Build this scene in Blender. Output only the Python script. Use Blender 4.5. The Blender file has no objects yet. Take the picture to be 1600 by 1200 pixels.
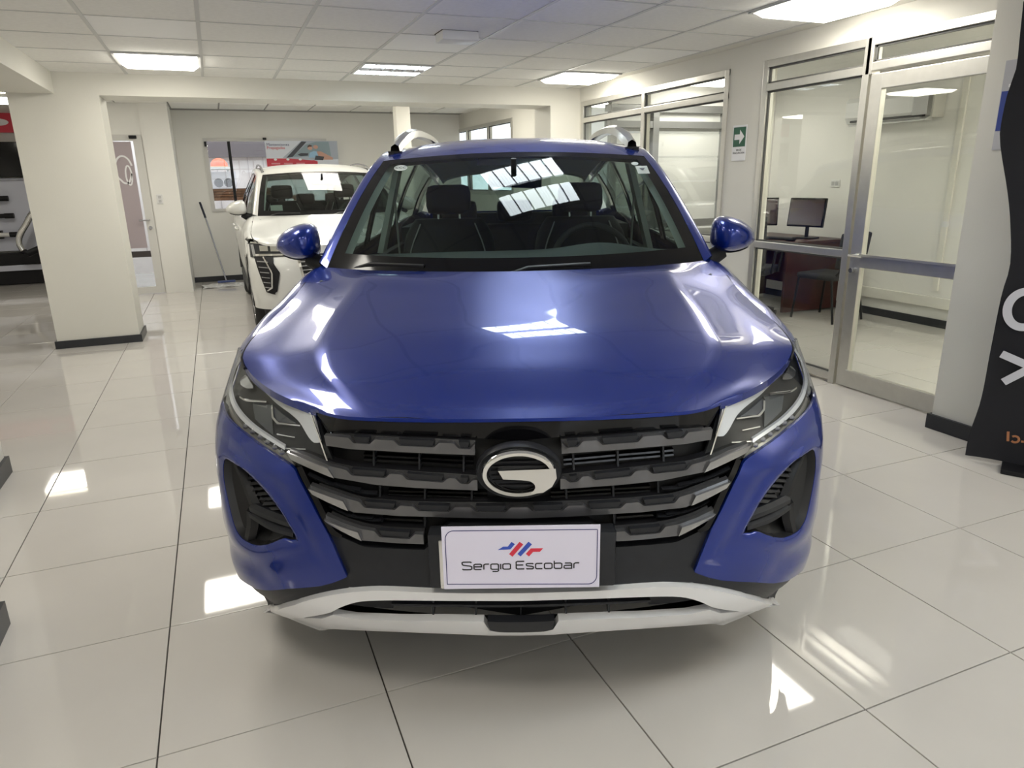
import bpy, bmesh, math
import numpy as np
from mathutils import Vector, Matrix

# ------------------------------------------------------------------ camera
FOC, PITCH, ROLL, CAMH, YAW = 1091.4, 0.28578, -0.018508, 1.4207, 0.38622
scene = bpy.context.scene
col = scene.collection
def _axes():
    R0 = np.array([1, 0, 0.]); U0 = np.array([0, math.sin(PITCH), math.cos(PITCH)]); F = np.array([0, math.cos(PITCH), -math.sin(PITCH)])
    return R0*math.cos(ROLL)+U0*math.sin(ROLL), -R0*math.sin(ROLL)+U0*math.cos(ROLL), F
AR, AU, AF = _axes()
def rotz(v, a):
    c, s = math.cos(a), math.sin(a)
    return np.array([c*v[0]-s*v[1], s*v[0]+c*v[1], v[2]])
cam_d = bpy.data.cameras.new('camera'); cam = bpy.data.objects.new('camera', cam_d); col.objects.link(cam)
cam_d.sensor_width = 36; cam_d.lens = 36*FOC/1600; cam_d.clip_start = .05; cam_d.clip_end = 200
r_, u_, f_ = (rotz(a, -YAW) for a in (AR, AU, AF))
cam.matrix_world = Matrix(((r_[0], u_[0], -f_[0], 0), (r_[1], u_[1], -f_[1], 0), (r_[2], u_[2], -f_[2], CAMH), (0, 0, 0, 1)))
scene.camera = cam

# ------------------------------------------------------------------ world, view
w = bpy.data.worlds.new('world'); scene.world = w; w.use_nodes = True
bg = w.node_tree.nodes['Background']; bg.inputs[0].default_value = (.86, .92, 1, 1); bg.inputs[1].default_value = 3.0
vs = scene.view_settings
vs.view_transform = 'Standard'; vs.look = 'None'; vs.gamma = 1; vs.exposure = 0.29; vs.use_curve_mapping = False
LAMP_WARM, LAMP_COOL = 17.0, 15.0      # radiance of the ceiling panels

# ------------------------------------------------------------------ materials
MATS = {}
def mat(name, color, rough=.5, metal=0., coat=0., var=0., vscale=8., bump=0., bscale=60., emit=None, estr=0., spec=None, coat_rough=.03):
    if name in MATS: return MATS[name]
    m = bpy.data.materials.new(name); m.use_nodes = True
    nt = m.node_tree; b = nt.nodes['Principled BSDF']
    c = (*color, 1)
    b.inputs['Base Color'].default_value = c; b.inputs['Roughness'].default_value = rough; b.inputs['Metallic'].default_value = metal
    b.inputs['Coat Weight'].default_value = coat; b.inputs['Coat Roughness'].default_value = coat_rough
    if spec is not None: b.inputs['Specular IOR Level'].default_value = spec
    tc = nt.nodes.new('ShaderNodeTexCoord')
    if var > 0:
        n = nt.nodes.new('ShaderNodeTexNoise'); n.inputs['Scale'].default_value = vscale; n.inputs['Detail'].default_value = 3
        nt.links.new(tc.outputs['Object'], n.inputs['Vector'])
        r = nt.nodes.new('ShaderNodeValToRGB')
        r.color_ramp.elements[0].position = .3; r.color_ramp.elements[1].position = .7
        r.color_ramp.elements[0].color = (*[max(0, x*(1-var)) for x in color], 1); r.color_ramp.elements[1].color = (*[min(1, x*(1+var)) for x in color], 1)
        nt.links.new(n.outputs['Fac'], r.inputs['Fac']); nt.links.new(r.outputs['Color'], b.inputs['Base Color'])
    if bump > 0:
        n2 = nt.nodes.new('ShaderNodeTexNoise'); n2.inputs['Scale'].default_value = bscale; n2.inputs['Detail'].default_value = 4
        nt.links.new(tc.outputs['Object'], n2.inputs['Vector'])
        bp = nt.nodes.new('ShaderNodeBump'); bp.inputs['Strength'].default_value = bump; bp.inputs['Distance'].default_value = .01
        nt.links.new(n2.outputs['Fac'], bp.inputs['Height']); nt.links.new(bp.outputs['Normal'], b.inputs['Normal'])
    if emit is not None:
        b.inputs['Emission Color'].default_value = (*emit, 1); b.inputs['Emission Strength'].default_value = estr
    MATS[name] = m; return m
def thin_glass(name, tint=(1, 1, 1), ior=1.45, rough=0.0):
    if name in MATS: return MATS[name]
    m = bpy.data.materials.new(name); m.use_nodes = True; nt = m.node_tree; nt.nodes.clear()
    o = nt.nodes.new('ShaderNodeOutputMaterial'); mx = nt.nodes.new('ShaderNodeMixShader'); t = nt.nodes.new('ShaderNodeBsdfTransparent')
    g = nt.nodes.new('ShaderNodeBsdfGlossy'); f = nt.nodes.new('ShaderNodeFresnel')
    t.inputs[0].default_value = (*tint, 1); g.inputs['Roughness'].default_value = rough
    ge = nt.nodes.new('ShaderNodeNewGeometry'); mr = nt.nodes.new('ShaderNodeMapRange')   # same reflectance from both faces of the sheet
    mr.inputs['To Min'].default_value = ior; mr.inputs['To Max'].default_value = 1/ior
    nt.links.new(ge.outputs['Backfacing'], mr.inputs['Value']); nt.links.new(mr.outputs[0], f.inputs[0])
    nt.links.new(f.outputs[0], mx.inputs[0]); nt.links.new(t.outputs[0], mx.inputs[1]); nt.links.new(g.outputs[0], mx.inputs[2]); nt.links.new(mx.outputs[0], o.inputs[0])
    MATS[name] = m; return m
def lamp_mat(name, color, strength, louvre):
    m = bpy.data.materials.new(name); m.use_nodes = True; nt = m.node_tree; b = nt.nodes['Principled BSDF']
    b.inputs['Base Color'].default_value = (.9, .9, .88, 1)
    b.inputs['Emission Strength'].default_value = strength
    tc = nt.nodes.new('ShaderNodeTexCoord'); wv = nt.nodes.new('ShaderNodeTexWave'); wv.inputs['Scale'].default_value = louvre
    nt.links.new(tc.outputs['Object'], wv.inputs['Vector'])
    r = nt.nodes.new('ShaderNodeValToRGB'); r.color_ramp.elements[0].color = (*[c*.86 for c in color], 1); r.color_ramp.elements[1].color = (*color, 1)
    nt.links.new(wv.outputs['Fac'], r.inputs['Fac']); nt.links.new(r.outputs['Color'], b.inputs['Emission Color'])
    MATS[name] = m; return m

M_WALL = mat('wall_paint', (.76, .745, .68), .6, var=.02, vscale=1.5, bump=.05, bscale=90)
M_WALL_COOL = mat('back_wall_paint', (.82, .81, .77), .65, var=.03, vscale=1.2, bump=.05, bscale=70)
M_CEIL = mat('ceiling_board', (.90, .89, .85), .8, var=.03, vscale=30, bump=.1, bscale=160)
M_GRID = mat('ceiling_grid_metal', (.62, .62, .60), .4)
M_TILE = mat('polished_porcelain_tile', (.60, .575, .545), .04, var=.02, vscale=3, spec=.55)
M_GROUT = mat('dark_grout', (.05, .045, .04), .8)
M_BASE = mat('black_skirting', (.025, .027, .032), .35, var=.1)
M_ALU = mat('anodised_aluminium', (.62, .61, .57), .32, .75, var=.03, vscale=20)
M_GLASS = thin_glass('clear_pane', (.96, .98, .97))
M_WHITE = mat('white_plastic', (.75, .75, .74), .35)
M_BLACK = mat('black_plastic', (.010, .010, .012), .5, spec=.3)
M_SATIN = mat('satin_black_trim', (.018, .019, .023), .42, var=.08, vscale=40, spec=.35)
M_GLOSSB = mat('gloss_black', (.004, .004, .005), .07, spec=.35)
M_CHROME = mat('chrome', (.86, .86, .86), .06, 1)
M_DARKCHROME = mat('dark_chrome', (.42, .42, .44), .25, .9)
M_RUBBER = mat('tyre_rubber', (.015, .015, .015), .75, bump=.2, bscale=80)
M_RED = mat('red_print', (.62, .03, .06), .4)
M_PRINTW = mat('white_print', (.85, .85, .86), .45)
M_PRINTB = mat('black_print', (.02, .02, .025), .5)
M_WOOD = mat('mahogany_laminate', (.055, .015, .012), .35, var=.3, vscale=6)
M_FABRIC = mat('black_upholstery', (.02, .02, .023), .8, bump=.2, bscale=200)

# ------------------------------------------------------------------ mesh helpers
class MB:
    def __init__(s): s.v = []; s.f = []
    def add(s, vs_, fs):
        o = len(s.v); s.v += [tuple(map(float, p)) for p in vs_]; s.f += [tuple(i+o for i in f) for f in fs]; return s
    def box(s, x0, x1, y0, y1, z0, z1):
        return s.add([(x0, y0, z0), (x1, y0, z0), (x1, y1, z0), (x0, y1, z0), (x0, y0, z1), (x1, y0, z1), (x1, y1, z1), (x0, y1, z1)],
                     [(0, 3, 2, 1), (4, 5, 6, 7), (0, 1, 5, 4), (1, 2, 6, 5), (2, 3, 7, 6), (3, 0, 4, 7)])
    def rbox(s, c, size, M=None, bev=.0):
        hx, hy, hz = (a/2 for a in size); b = min(bev, hx*.9, hy*.9, hz*.9)
        if b <= 0:
            P = [(sx*hx, sy*hy, sz*hz) for sz in (-1, 1) for sx, sy in ((-1, -1), (1, -1), (1, 1), (-1, 1))]
            F = [(0, 3, 2, 1), (4, 5, 6, 7), (0, 1, 5, 4), (1, 2, 6, 5), (2, 3, 7, 6), (3, 0, 4, 7)]
        else:
            bm = bmesh.new(); bmesh.ops.create_cube(bm, size=1)
            for v in bm.verts: v.co = Vector((v.co.x*hx*2, v.co.y*hy*2, v.co.z*hz*2))
            bmesh.ops.bevel(bm, geom=list(bm.edges), offset=b, segments=2, affect='EDGES', profile=.6)
            bm.verts.index_update(); P = [tuple(v.co) for v in bm.verts]; F = [tuple(v.index for v in f.verts) for f in bm.faces]; bm.free()
        out = []
        for p in P:
            q = Vector(p)
            if M is not None: q = M @ q
            out.append((q.x+c[0], q.y+c[1], q.z+c[2]))
        return s.add(out, F)
    def grid(s, G, flip=False, closed_u=False):
        n, m = len(G), len(G[0]); F = []
        for i in range(n-1):
            for j in range(m-1 if not closed_u else m):
                j2 = (j+1) % m
                q = (i*m+j, i*m+j2, (i+1)*m+j2, (i+1)*m+j)
                F.append(q[::-1] if flip else q)
        return s.add([p for r in G for p in r], F)
    def slab(s, G, d):
        """grid with thickness: d = offset vector per grid or constant vector"""
        n, m = len(G), len(G[0]); A = np.array(G, float)
        Bk = A+np.asarray(d, float)
        o = len(s.v)
        s.v += [tuple(p) for p in A.reshape(-1, 3)]+[tuple(p) for p in Bk.reshape(-1, 3)]
        k = n*m
        I = lambda i, j: o+i*m+j
        for i in range(n-1):
            for j in range(m-1):
                s.f.append((I(i, j), I(i, j+1), I(i+1, j+1), I(i+1, j)))
                s.f.append((I(i, j)+k, I(i+1, j)+k, I(i+1, j+1)+k, I(i, j+1)+k))
        for j in range(m-1):
            s.f.append((I(0, j), I(0, j)+k, I(0, j+1)+k, I(0, j+1)))
            s.f.append((I(n-1, j), I(n-1, j+1), I(n-1, j+1)+k, I(n-1, j)+k))
        for i in range(n-1):
            s.f.append((I(i, 0), I(i+1, 0), I(i+1, 0)+k, I(i, 0)+k))
            s.f.append((I(i, m-1), I(i, m-1)+k, I(i+1, m-1)+k, I(i+1, m-1)))
        return s
    def tube(s, path, r, n=8, caps=True, sx=1., up=None):
        P = [np.array(p, float) for p in path]; rr = r if hasattr(r, '__len__') else [r]*len(P)
        rings = []; prev = None
        for i, p in enumerate(P):
            t = P[min(i+1, len(P)-1)]-P[max(i-1, 0)]; t /= (np.linalg.norm(t)+1e-12)
            a = np.array(up if up is not None else ((0, 0, 1.) if abs(t[2]) < .9 else (0, 1., 0)))
            if prev is not None and up is None: a = prev
            u = a-t*(a@t); u /= (np.linalg.norm(u)+1e-12); prev = u; v = np.cross(t, u)
            rings.append([tuple(p+rr[i]*(math.cos(k*2*math.pi/n)*u+sx*math.sin(k*2*math.pi/n)*v)) for k in range(n)])
        o = len(s.v); s.grid(rings, closed_u=True)
        if caps:
            s.f.append(tuple(o+k for k in range(n))[::-1]); s.f.append(tuple(o+(len(P)-1)*n+k for k in range(n)))
        return s
    def lathe(s, prof, c, axis='z', n=24):
        rings = []
        for r, h in prof:
            ring = []
            for k in range(n):
                a = 2*math.pi*k/n; x, y = r*math.cos(a), r*math.sin(a)
                p = {'z': (x, y, h), 'x': (h, x, y), 'y': (y, h, x)}[axis]
                ring.append((p[0]+c[0], p[1]+c[1], p[2]+c[2]))
            rings.append(ring)
        return s.grid(rings, closed_u=True)
    def prism(s, poly, plane, a, b):
        """extrude 2D polygon: plane 'xz' between y=a..b, 'xy' between z=a..b, 'yz' between x=a..b"""
        mk = {'xz': lambda p, h: (p[0], h, p[1]), 'xy': lambda p, h: (p[0], p[1], h), 'yz': lambda p, h: (h, p[0], p[1])}[plane]
        n = len(poly); o = len(s.v)
        s.v += [mk(p, a) for p in poly]+[mk(p, b) for p in poly]
        s.f.append(tuple(o+i for i in range(n))); s.f.append(tuple(o+n+i for i in range(n))[::-1])
        s.f += [(o+i, o+i+n, o+(i+1) % n+n, o+(i+1) % n) for i in range(n)]
        return s
    def ribbon(s, path, wdt, mk, h0, h1):
        """flat stroke along a 2D path; mk(x,y,h)->3D"""
        P = [np.array(p, float) for p in path]
        L, R = [], []
        for i, p in enumerate(P):
            d0 = P[i]-P[i-1] if i else P[1]-P[0]; d1 = P[i+1]-P[i] if i < len(P)-1 else d0
            d0 = d0/np.linalg.norm(d0); d1 = d1/np.linalg.norm(d1); t = d0+d1; t /= np.linalg.norm(t)+1e-9
            k = 1/max(.5, t@d0); n_ = np.array((-t[1], t[0]))*wdt/2*k; L.append(p+n_); R.append(p-n_)
        return s.slab([[mk(*q, h1) for q in L], [mk(*q, h1) for q in R]], np.array(mk(0, 0, h0))-np.array(mk(0, 0, h1)))

def to_mesh(mb, name, smooth=None):
    me = bpy.data.meshes.new(name); me.from_pydata(mb.v, [], mb.f); me.update()
    bm = bmesh.new(); bm.from_mesh(me); bmesh.ops.recalc_face_normals(bm, faces=bm.faces); bm.to_mesh(me); bm.free()
    if smooth:
        me.polygons.foreach_set('use_smooth', [True]*len(me.polygons))
        try: me.set_sharp_from_angle(angle=math.radians(smooth))
        except Exception: pass
    return me
def obj(name, mb, m, parent=None, smooth=None, loc=None, rot=None, label=None):
    me = mb if isinstance(mb, bpy.types.Mesh) else to_mesh(mb, name, smooth)
    o = bpy.data.objects.new(name, me); col.objects.link(o)
    if m is not None and not me.materials: me.materials.append(m)
    if parent is not None: o.parent = parent
    if loc is not None: o.location = loc
    if rot is not None: o.rotation_euler = rot
    if label: o['label'] = label
    return o
def tag(o, label, cat, group=None):
    o['label'] = label; o['category'] = cat
    if group: o['group'] = group
    return o
def struct(o, label=None):
    o['kind'] = 'structure'
    if label: o['label'] = label
    return o
def thing(name, label, cat, loc=(0, 0, 0), rz=0, group=None):
    o = bpy.data.objects.new(name, None); col.objects.link(o); o.empty_display_size = .1
    o.location = loc; o.rotation_euler = (0, 0, rz); return tag(o, label, cat, group)
def text_mesh(body, size, mname, align='CENTER', ext=.0004):
    cu = bpy.data.curves.new(mname, 'FONT'); cu.body = body; cu.size = size; cu.align_x = align; cu.align_y = 'CENTER'; cu.extrude = ext; cu.resolution_u = 2
    o = bpy.data.objects.new(mname, cu); col.objects.link(o)
    dg = bpy.context.evaluated_depsgraph_get(); me = bpy.data.meshes.new_from_object(o.evaluated_get(dg))
    bpy.data.objects.remove(o); bpy.data.curves.remove(cu); me.materials.clear(); return me

def crom(P, n):
    """Catmull-Rom through points, n samples by chord length"""
    P = np.array(P, float)
    if len(P) == 2: return np.array([P[0]+(P[1]-P[0])*t for t in np.linspace(0, 1, n)])
    d = np.r_[0, np.cumsum(np.linalg.norm(np.diff(P, axis=0), axis=1))]
    t = np.linspace(0, d[-1], n); out = []
    T = np.zeros_like(P)
    for i in range(len(P)):
        a, b = max(i-1, 0), min(i+1, len(P)-1); T[i] = (P[b]-P[a])/(d[b]-d[a])
    for x in t:
        i = min(np.searchsorted(d, x, side='right')-1, len(P)-2); h = d[i+1]-d[i]; s = (x-d[i])/h
        out.append((2*s**3-3*s**2+1)*P[i]+(s**3-2*s**2+s)*h*T[i]+(-2*s**3+3*s**2)*P[i+1]+(s**3-s**2)*h*T[i+1])
    return np.array(out)
def lin(P, n):
    P = np.array(P, float); d = np.r_[0, np.cumsum(np.linalg.norm(np.diff(P, axis=0), axis=1))]; t = np.linspace(0, d[-1], n)
    return np.stack([np.interp(t, d, P[:, k]) for k in range(P.shape[1])], -1)
def sm(t): t = np.clip(t, 0, 1); return t*t*(3-2*t)
def mirror_cols(G):
    """rows run from centre (x=0) outwards: make full width rows"""
    out = []
    for r in G:
        r = [tuple(p) for p in r]
        out.append([(-p[0], p[1], p[2]) for p in r[:0:-1]]+r)
    return out
def mx(G): return [[(-p[0], p[1], p[2]) for p in r] for r in G]
# ------------------------------------------------------------------ room
XR, YB, ZC = 3.86, 7.35, 2.355       # right wall, beam, ceiling
TO = (-.314, 1.712); TS = .60        # tile grid
XL, YF = -5.0, -5.5
# floor: every visible tile is a piece, the rest is joined
fl = struct(obj('floor', MB().box(XL, 6.35, YF, 13.6, -.12, -.006), M_GROUT), 'glossy cream porcelain tile floor with dark joints')
tile = to_mesh(MB().rbox((0, 0, -.006), (TS-.004, TS-.004, .012), bev=.0015), 'floor_tile'); tile.materials.append(M_TILE)
def cam_px(x, y, z):
    d = rotz(np.array([x, y, z-CAMH]), YAW); zz = d@AF
    if zz < .05: return None
    return 800+FOC*(d@AR)/zz, 600-FOC*(d@AU)/zz
near, rest = [], MB()
i0 = int((XL-TO[0])/TS)-1; i1 = int((6.3-TO[0])/TS)+1; j0 = int((YF-TO[1])/TS)-1; j1 = int((13.5-TO[1])/TS)+1
for i in range(i0, i1):
    for j in range(j0, j1):
        cx, cy = TO[0]+(i+.5)*TS, TO[1]+(j+.5)*TS
        vis = False
        for dx in (-.3, 0, .3):
            for dy in (-.3, 0, .3):
                p = cam_px(cx+dx, cy+dy, 0)
                if p and -5 < p[0] < 1605 and 0 < p[1] < 1205: vis = True
        if vis: near.append((math.hypot(cx, cy), cx, cy))
        else: rest.rbox((cx, cy, -.006), (TS-.004, TS-.004, .012))
near.sort()
for k, (_, cx, cy) in enumerate(near):
    if k < 290: obj('floor_tile', tile, None, fl, loc=(cx, cy, 0))
    else: rest.rbox((cx, cy, -.006), (TS-.004, TS-.004, .012))
o = obj('outer_floor_tiles', rest, M_TILE, fl); o['kind'] = 'stuff'

# ceiling
ce = struct(obj('ceiling', MB().box(XL, 6.35, YF, YB+.4, ZC+.02, ZC+.1).box(XL, 6.35, YB+.4, 11.72, 2.47, 2.55).box(XL, -1.88, 11.72, 13.1, 2.47, 2.55).box(XR, 6.35, 11.72, 13.1, 2.47, 2.55), M_WALL), 'suspended ceiling of square boards in a metal grid')
GX0, GY0, GS = .04, 4.36, .61
brd = to_mesh(MB().box(-GS/2+.011, GS/2-.011, -GS/2+.011, GS/2-.011, .0, .012), 'ceiling_board'); brd.materials.append(M_CEIL)
LIGHTS = []
LCELLS = {}
for cx in (-.265, 1.565, 3.395):
    for row, jj in ((6.495, 0), (3.445, 0), (.395, 0), (-2.655, 0)): LCELLS[(round((cx-GX0)/GS-.5), round((row-GY0)/GS-.5))] = 1
restc = MB()
brd2 = to_mesh(MB().box(-GS/2+.011, GS/2-.011, -GS/2+.011, GS/2-.011, .0, .012), 'ceiling_board'); brd2.materials.append(mat('newer_ceiling_board', (.97, .97, .95), .6, var=.01, vscale=20))
for i in range(-9, 6):
    x0 = GX0+i*GS
    for j in range(-16, 5):
        y0 = GY0+j*GS; x1, y1 = x0+GS, min(y0+GS, YB)
        if x1 > 3.72 or x0 < XL: continue
        cx, cy = x0+GS/2, y0+GS/2
        if (i, j) in LCELLS: LIGHTS.append((cx, cy, ZC)); continue
        if y0+GS > YB+.02:
            restc.box(x0+.011, x1-.011, y0+.011, YB, ZC, ZC+.012); continue
        p = cam_px(cx, cy, ZC); 
        if p and -150 < p[0] < 1700 and p[1] > -160: obj('ceiling_board', brd2 if (i, j) in ((5, 1), (2, 1), (-1, 1)) else brd, None, ce, loc=(cx, cy, ZC))
        else: restc.box(x0+.011, x1-.011, y0+.011, y1-.011, ZC, ZC+.012)
o = obj('border_boards', restc, M_CEIL, ce); o['kind'] = 'stuff'
for i in range(-9, 7):
    x = GX0+i*GS
    if x > XL: obj('grid_rail', MB().box(x-.012, x+.012, YF, YB, ZC-.004, ZC+.02), M_GRID, ce)
for j in range(-16, 6):
    y = GY0+j*GS
    if YF < y < YB: obj('cross_rail', MB().box(XL, 3.72, y-.008, y+.008, ZC-.002, ZC+.02), M_GRID, ce)
obj('ceiling_edge_strip', MB().box(3.712, XR, YF, YB, ZC+.004, ZC+.03), M_WALL, ce)
# rear bay ceiling boards
for i in range(-2, 7):
    for j in range(0, 7):
        x0, y0 = -.40+i*GS, YB+.25+j*GS
        if y0+GS > 11.75: continue
        obj('ceiling_board', brd, None, ce, loc=(x0+GS/2, y0+GS/2, 2.43))
obj('rear_grid', MB().box(-1.7, XR, YB+.2, 11.58, 2.438, 2.45), mat('rear_grid_dark', (.30, .30, .28), .6), ce)

# beam and columns
struct(obj('trim_1', MB().box(-1.49, XR, YB, YB+.42, 2.175, ZC+.05), M_WALL), 'wide cream beam across the showroom above the white car')
struct(obj('trim_2', MB().box(-1.62, -1.14, YF, YB, 2.18, ZC+.03), M_WALL), 'cream beam running forward along the left edge of the ceiling')
def column(name, x0, x1, y0, y1, z1, label, skirt=True, sk=.09, t=.018):
    o = struct(obj(name, MB().box(x0, x1, y0, y1, 0, z1), M_WALL), label)
    if skirt:
        obj('skirting', MB().box(x0-t, x1+t, y0-t, y1+t, .001, sk), M_BASE, o, label='black skirting board')
    return o
column('trim_3', -1.485, -.81, YB, YB+.45, 2.175, 'square cream column left of the white car', sk=.07)
column('trim_4', -1.75, -1.165, 3.55, 4.10, ZC, 'cream pillar at the left edge, farther from camera', sk=.09)
column('trim_5', -1.45, -.835, 1.95, 2.535, ZC, 'cream pillar at the left edge, nearest the camera', sk=.09)
column('trim_6', 3.50, XR, YB, YB+.42, 2.175, 'cream pier at the right end of the beam', skirt=False)
column('trim_7', 3.655, 4.25, -.2, 2.60, ZC+.06, 'grey-white wall pier behind the black banner', sk=.085)
column('trim_8', 2.29, 2.47, 9.4, 9.58, 2.43, 'slim white column behind the blue car roof', skirt=False)

# right wall with glazing openings
rw = MB()
rw.box(XR, XR+.12, 2.6, 13, 2.215, 2.47)
rw.box(XR, XR+.12, 4.445, 4.83, 0, 2.215)
rw.box(XR, XR+.12, 7.30, 9.3, 0, 2.215)
rw.box(XR, XR+.12, 9.3, 13, 0, 1.2)
rw.box(XR, XR+.12, 12.3, 13, 1.2, 2.215)
struct(obj('wall_right', rw, M_WALL), 'cream right wall holding aluminium glazed partitions')
struct(obj('wall_front_right', MB().box(XR, XR+.12, YF, -.2, 0, 2.47), M_WALL))
def framed(name, label, y0, y1, z0, z1, mulls, rails, kind='structure', x=XR, fw=.05, dp=.07):
    """aluminium frame in plane X = x"""
    r = bpy.data.objects.new(name, None); col.objects.link(r); r['kind'] = kind; r['label'] = label
    xa, xb = x-.012, x-.012+dp
    for z in rails: obj('frame_rail', MB().rbox(((xa+xb)/2, (y0+y1)/2, z), (dp, y1-y0, fw), bev=.004), M_ALU, r)
    ys = sorted(mulls)
    for y in ys: obj('mullion', MB().rbox(((xa+xb)/2+.001, y, (z0+z1)/2), (dp+.004, fw, z1-z0), bev=.004), M_ALU, r)
    zs = sorted(rails)
    for a, b in zip(ys[:-1], ys[1:]):
        for c, d in zip(zs[:-1], zs[1:]):
            obj('pane', MB().box((xa+xb)/2-.003, (xa+xb)/2+.003, a+fw/2, b-fw/2, c+fw/2, d-fw/2), M_GLASS, r)
            obj('glazing_bead', MB().box(xa+.016, xa+.03, a+fw/2, a+fw/2+.012, c+fw/2, d-fw/2).box(xa+.016, xa+.03, b-fw/2-.012, b-fw/2, c+fw/2, d-fw/2)
                .box(xa+.016, xa+.03, a+fw/2, b-fw/2, d-fw/2-.012, d-fw/2).box(xa+.016, xa+.03, a+fw/2, b-fw/2, c+fw/2, c+fw/2+.012), mat('dark_gasket', (.10, .10, .095), .6), r)
    return r
framed('window_1', 'aluminium framed interior window left of the green arrow sign', 4.83, 7.30, 0, 2.215, [4.855, 6.06, 7.275], [.04, .90, 2.02, 2.19])
framed('window_2', 'tall glazed partition panel in front of the office desk', 3.50, 4.445, 0, 2.215, [3.52, 4.42], [.05, .90, 2.03, 2.19])
framed('window_3', 'narrow glazed light above the office door', 2.60, 3.50, 2.0, 2.215, [2.62, 3.50], [2.045, 2.19])
framed('window_4', 'aluminium framed window high on the wall behind the blue car', 9.3, 12.3, 1.2, 2.215, [9.33, 10.25, 11.2, 12.27], [1.23, 2.19])
# office door leaf
dr = bpy.data.objects.new('door_1', None); col.objects.link(dr); dr['kind'] = 'structure'; dr['label'] = 'aluminium framed glass office door with wide middle rail'
xa, xb = XR-.006, XR+.04
obj('stile', MB().rbox((XR+.017, 3.437, 1.005), (.046, .085, 1.99), bev=.004), M_ALU, dr)
obj('stile', MB().rbox((XR+.017, 2.665, 1.005), (.046, .085, 1.99), bev=.004), M_ALU, dr)
obj('top_rail', MB().rbox((XR+.017, 3.05, 1.955), (.045, .70, .09), bev=.004), M_ALU, dr)
obj('middle_rail', MB().rbox((XR+.017, 3.05, .862), (.046, .70, .085), bev=.004), M_ALU, dr)
obj('bottom_rail', MB().rbox((XR+.017, 3.05, .065), (.046, .70, .11), bev=.004), M_ALU, dr)
obj('pane', MB().box(XR+.014, XR+.02, 2.70, 3.40, .12, .82), M_GLASS, dr)
obj('pane', MB().box(XR+.014, XR+.02, 2.70, 3.40, .905, 1.91), M_GLASS, dr)
obj('glass_ledge', MB().box(XR-.02, XR+.0, 2.70, 3.40, .895, .91).box(XR-.02, XR, 2.70, 3.40, .112, .128), M_ALU, dr)
obj('lever_handle', MB().tube([(XR-.005, 3.44, .90), (XR-.06, 3.44, .90), (XR-.06, 3.34, .90)], .009, 8), M_CHROME, dr, 40)
obj('lock_cylinder', MB().lathe([(.0, -.03), (.016, -.03), (.018, 0)], (XR-.005, 3.44, .80), 'x', 14), M_DARKCHROME, dr, 40)

# office behind the right wall
struct(obj('wall_office_far', MB().box(6.18, 6.30, -.2, 6.96, 0, 2.47), M_WALL_COOL), 'white far wall of the office')
struct(obj('wall_office_side', MB().box(5.52, 6.18, 6.88, 6.96, 0, 2.47).box(XR+.13, 5.52, 6.88, 6.96, 2.16, 2.47), mat('office_side_paint', (.78, .76, .74), .6)), 'white side wall of the office')
struct(obj('wall_office_near', MB().box(XR+.4, 6.18, 1.2, 1.32, 0, 2.47), M_WALL))
struct(obj('baseboard_office', MB().box(6.163, 6.18, 1.32, 6.82, .001, .075), M_BASE), 'black skirting along the office far wall')
# room behind window_1
struct(obj('wall_meeting_room', MB().box(6.18, 6.30, 6.96, 13, 0, 2.47), M_WALL_COOL))
pr = bpy.data.objects.new('window_5', None); col.objects.link(pr); pr['kind'] = 'structure'; pr['label'] = 'grey framed inner partition with white blinds seen through the glazing'
M_GFR = mat('grey_frame', (.30, .30, .30), .4, .5)
for x in (XR+.16, 4.55, 5.48): obj('mullion', MB().rbox((x, 6.91, 1.08), (.075, .07, 2.16)), M_GFR, pr)
for z in (.05, .90, 1.96, 2.12): obj('frame_rail', MB().rbox((4.74, 6.91, z), (1.6, .06, .07)), M_GFR, pr)
for k in range(8): obj('blind_slat', MB().box(XR+.2, 5.45, 6.935+.002*(k % 2), 6.945+.002*(k % 2), .06+k*.262, .30+k*.262), mat('white_blind', (.74, .74, .72), .6), pr)

# rear bay
bw = MB().box(-.42, -.05, 11.58, 11.7, 0, 2.5).box(1.70, XR, 11.58, 11.7, 0, 2.5).box(-.05, 1.70, 11.58, 11.7, 0, 1.03).box(-.05, 1.70, 11.58, 11.7, 2.06, 2.5)
struct(obj('wall_back', bw, M_WALL_COOL), 'grey-white back wall behind the white car')
struct(obj('wall_back_step', MB().box(-.76, -.42, 10.63, 11.7, 0, 2.5), M_WALL_COOL), 'wall step beside the glazed back door')
struct(obj('wall_back_door', MB().box(-1.98, -.76, 10.66, 10.78, 2.05, 2.5).box(-1.98, -1.60, 10.66, 10.78, 0, 2.05).box(-.775, -.76, 10.66, 10.78, 0, 2.05), M_WALL_COOL))
struct(obj('wall_stub', MB().box(-1.45, -.96, YB+.45, 9.1, 0, 2.45), M_WALL_COOL), 'wall return behind the square column')
struct(obj('baseboard_back', MB().box(-.42, XR, 11.562, 11.58, .001, .08), M_BASE), 'black skirting below the back window')
struct(obj('wall_left_back', MB().box(XL, -1.88, 13.0, 13.12, 0, 2.5), M_WALL_COOL), 'back wall behind the accessory display')
struct(obj('wall_left', MB().box(XL-.12, XL, YF, 13.1, 0, 2.55), M_WALL_COOL))
struct(obj('wall_back_link', MB().box(-1.98, -1.88, 10.78, 13.0, 0, 2.5), M_WALL_COOL))
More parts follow.
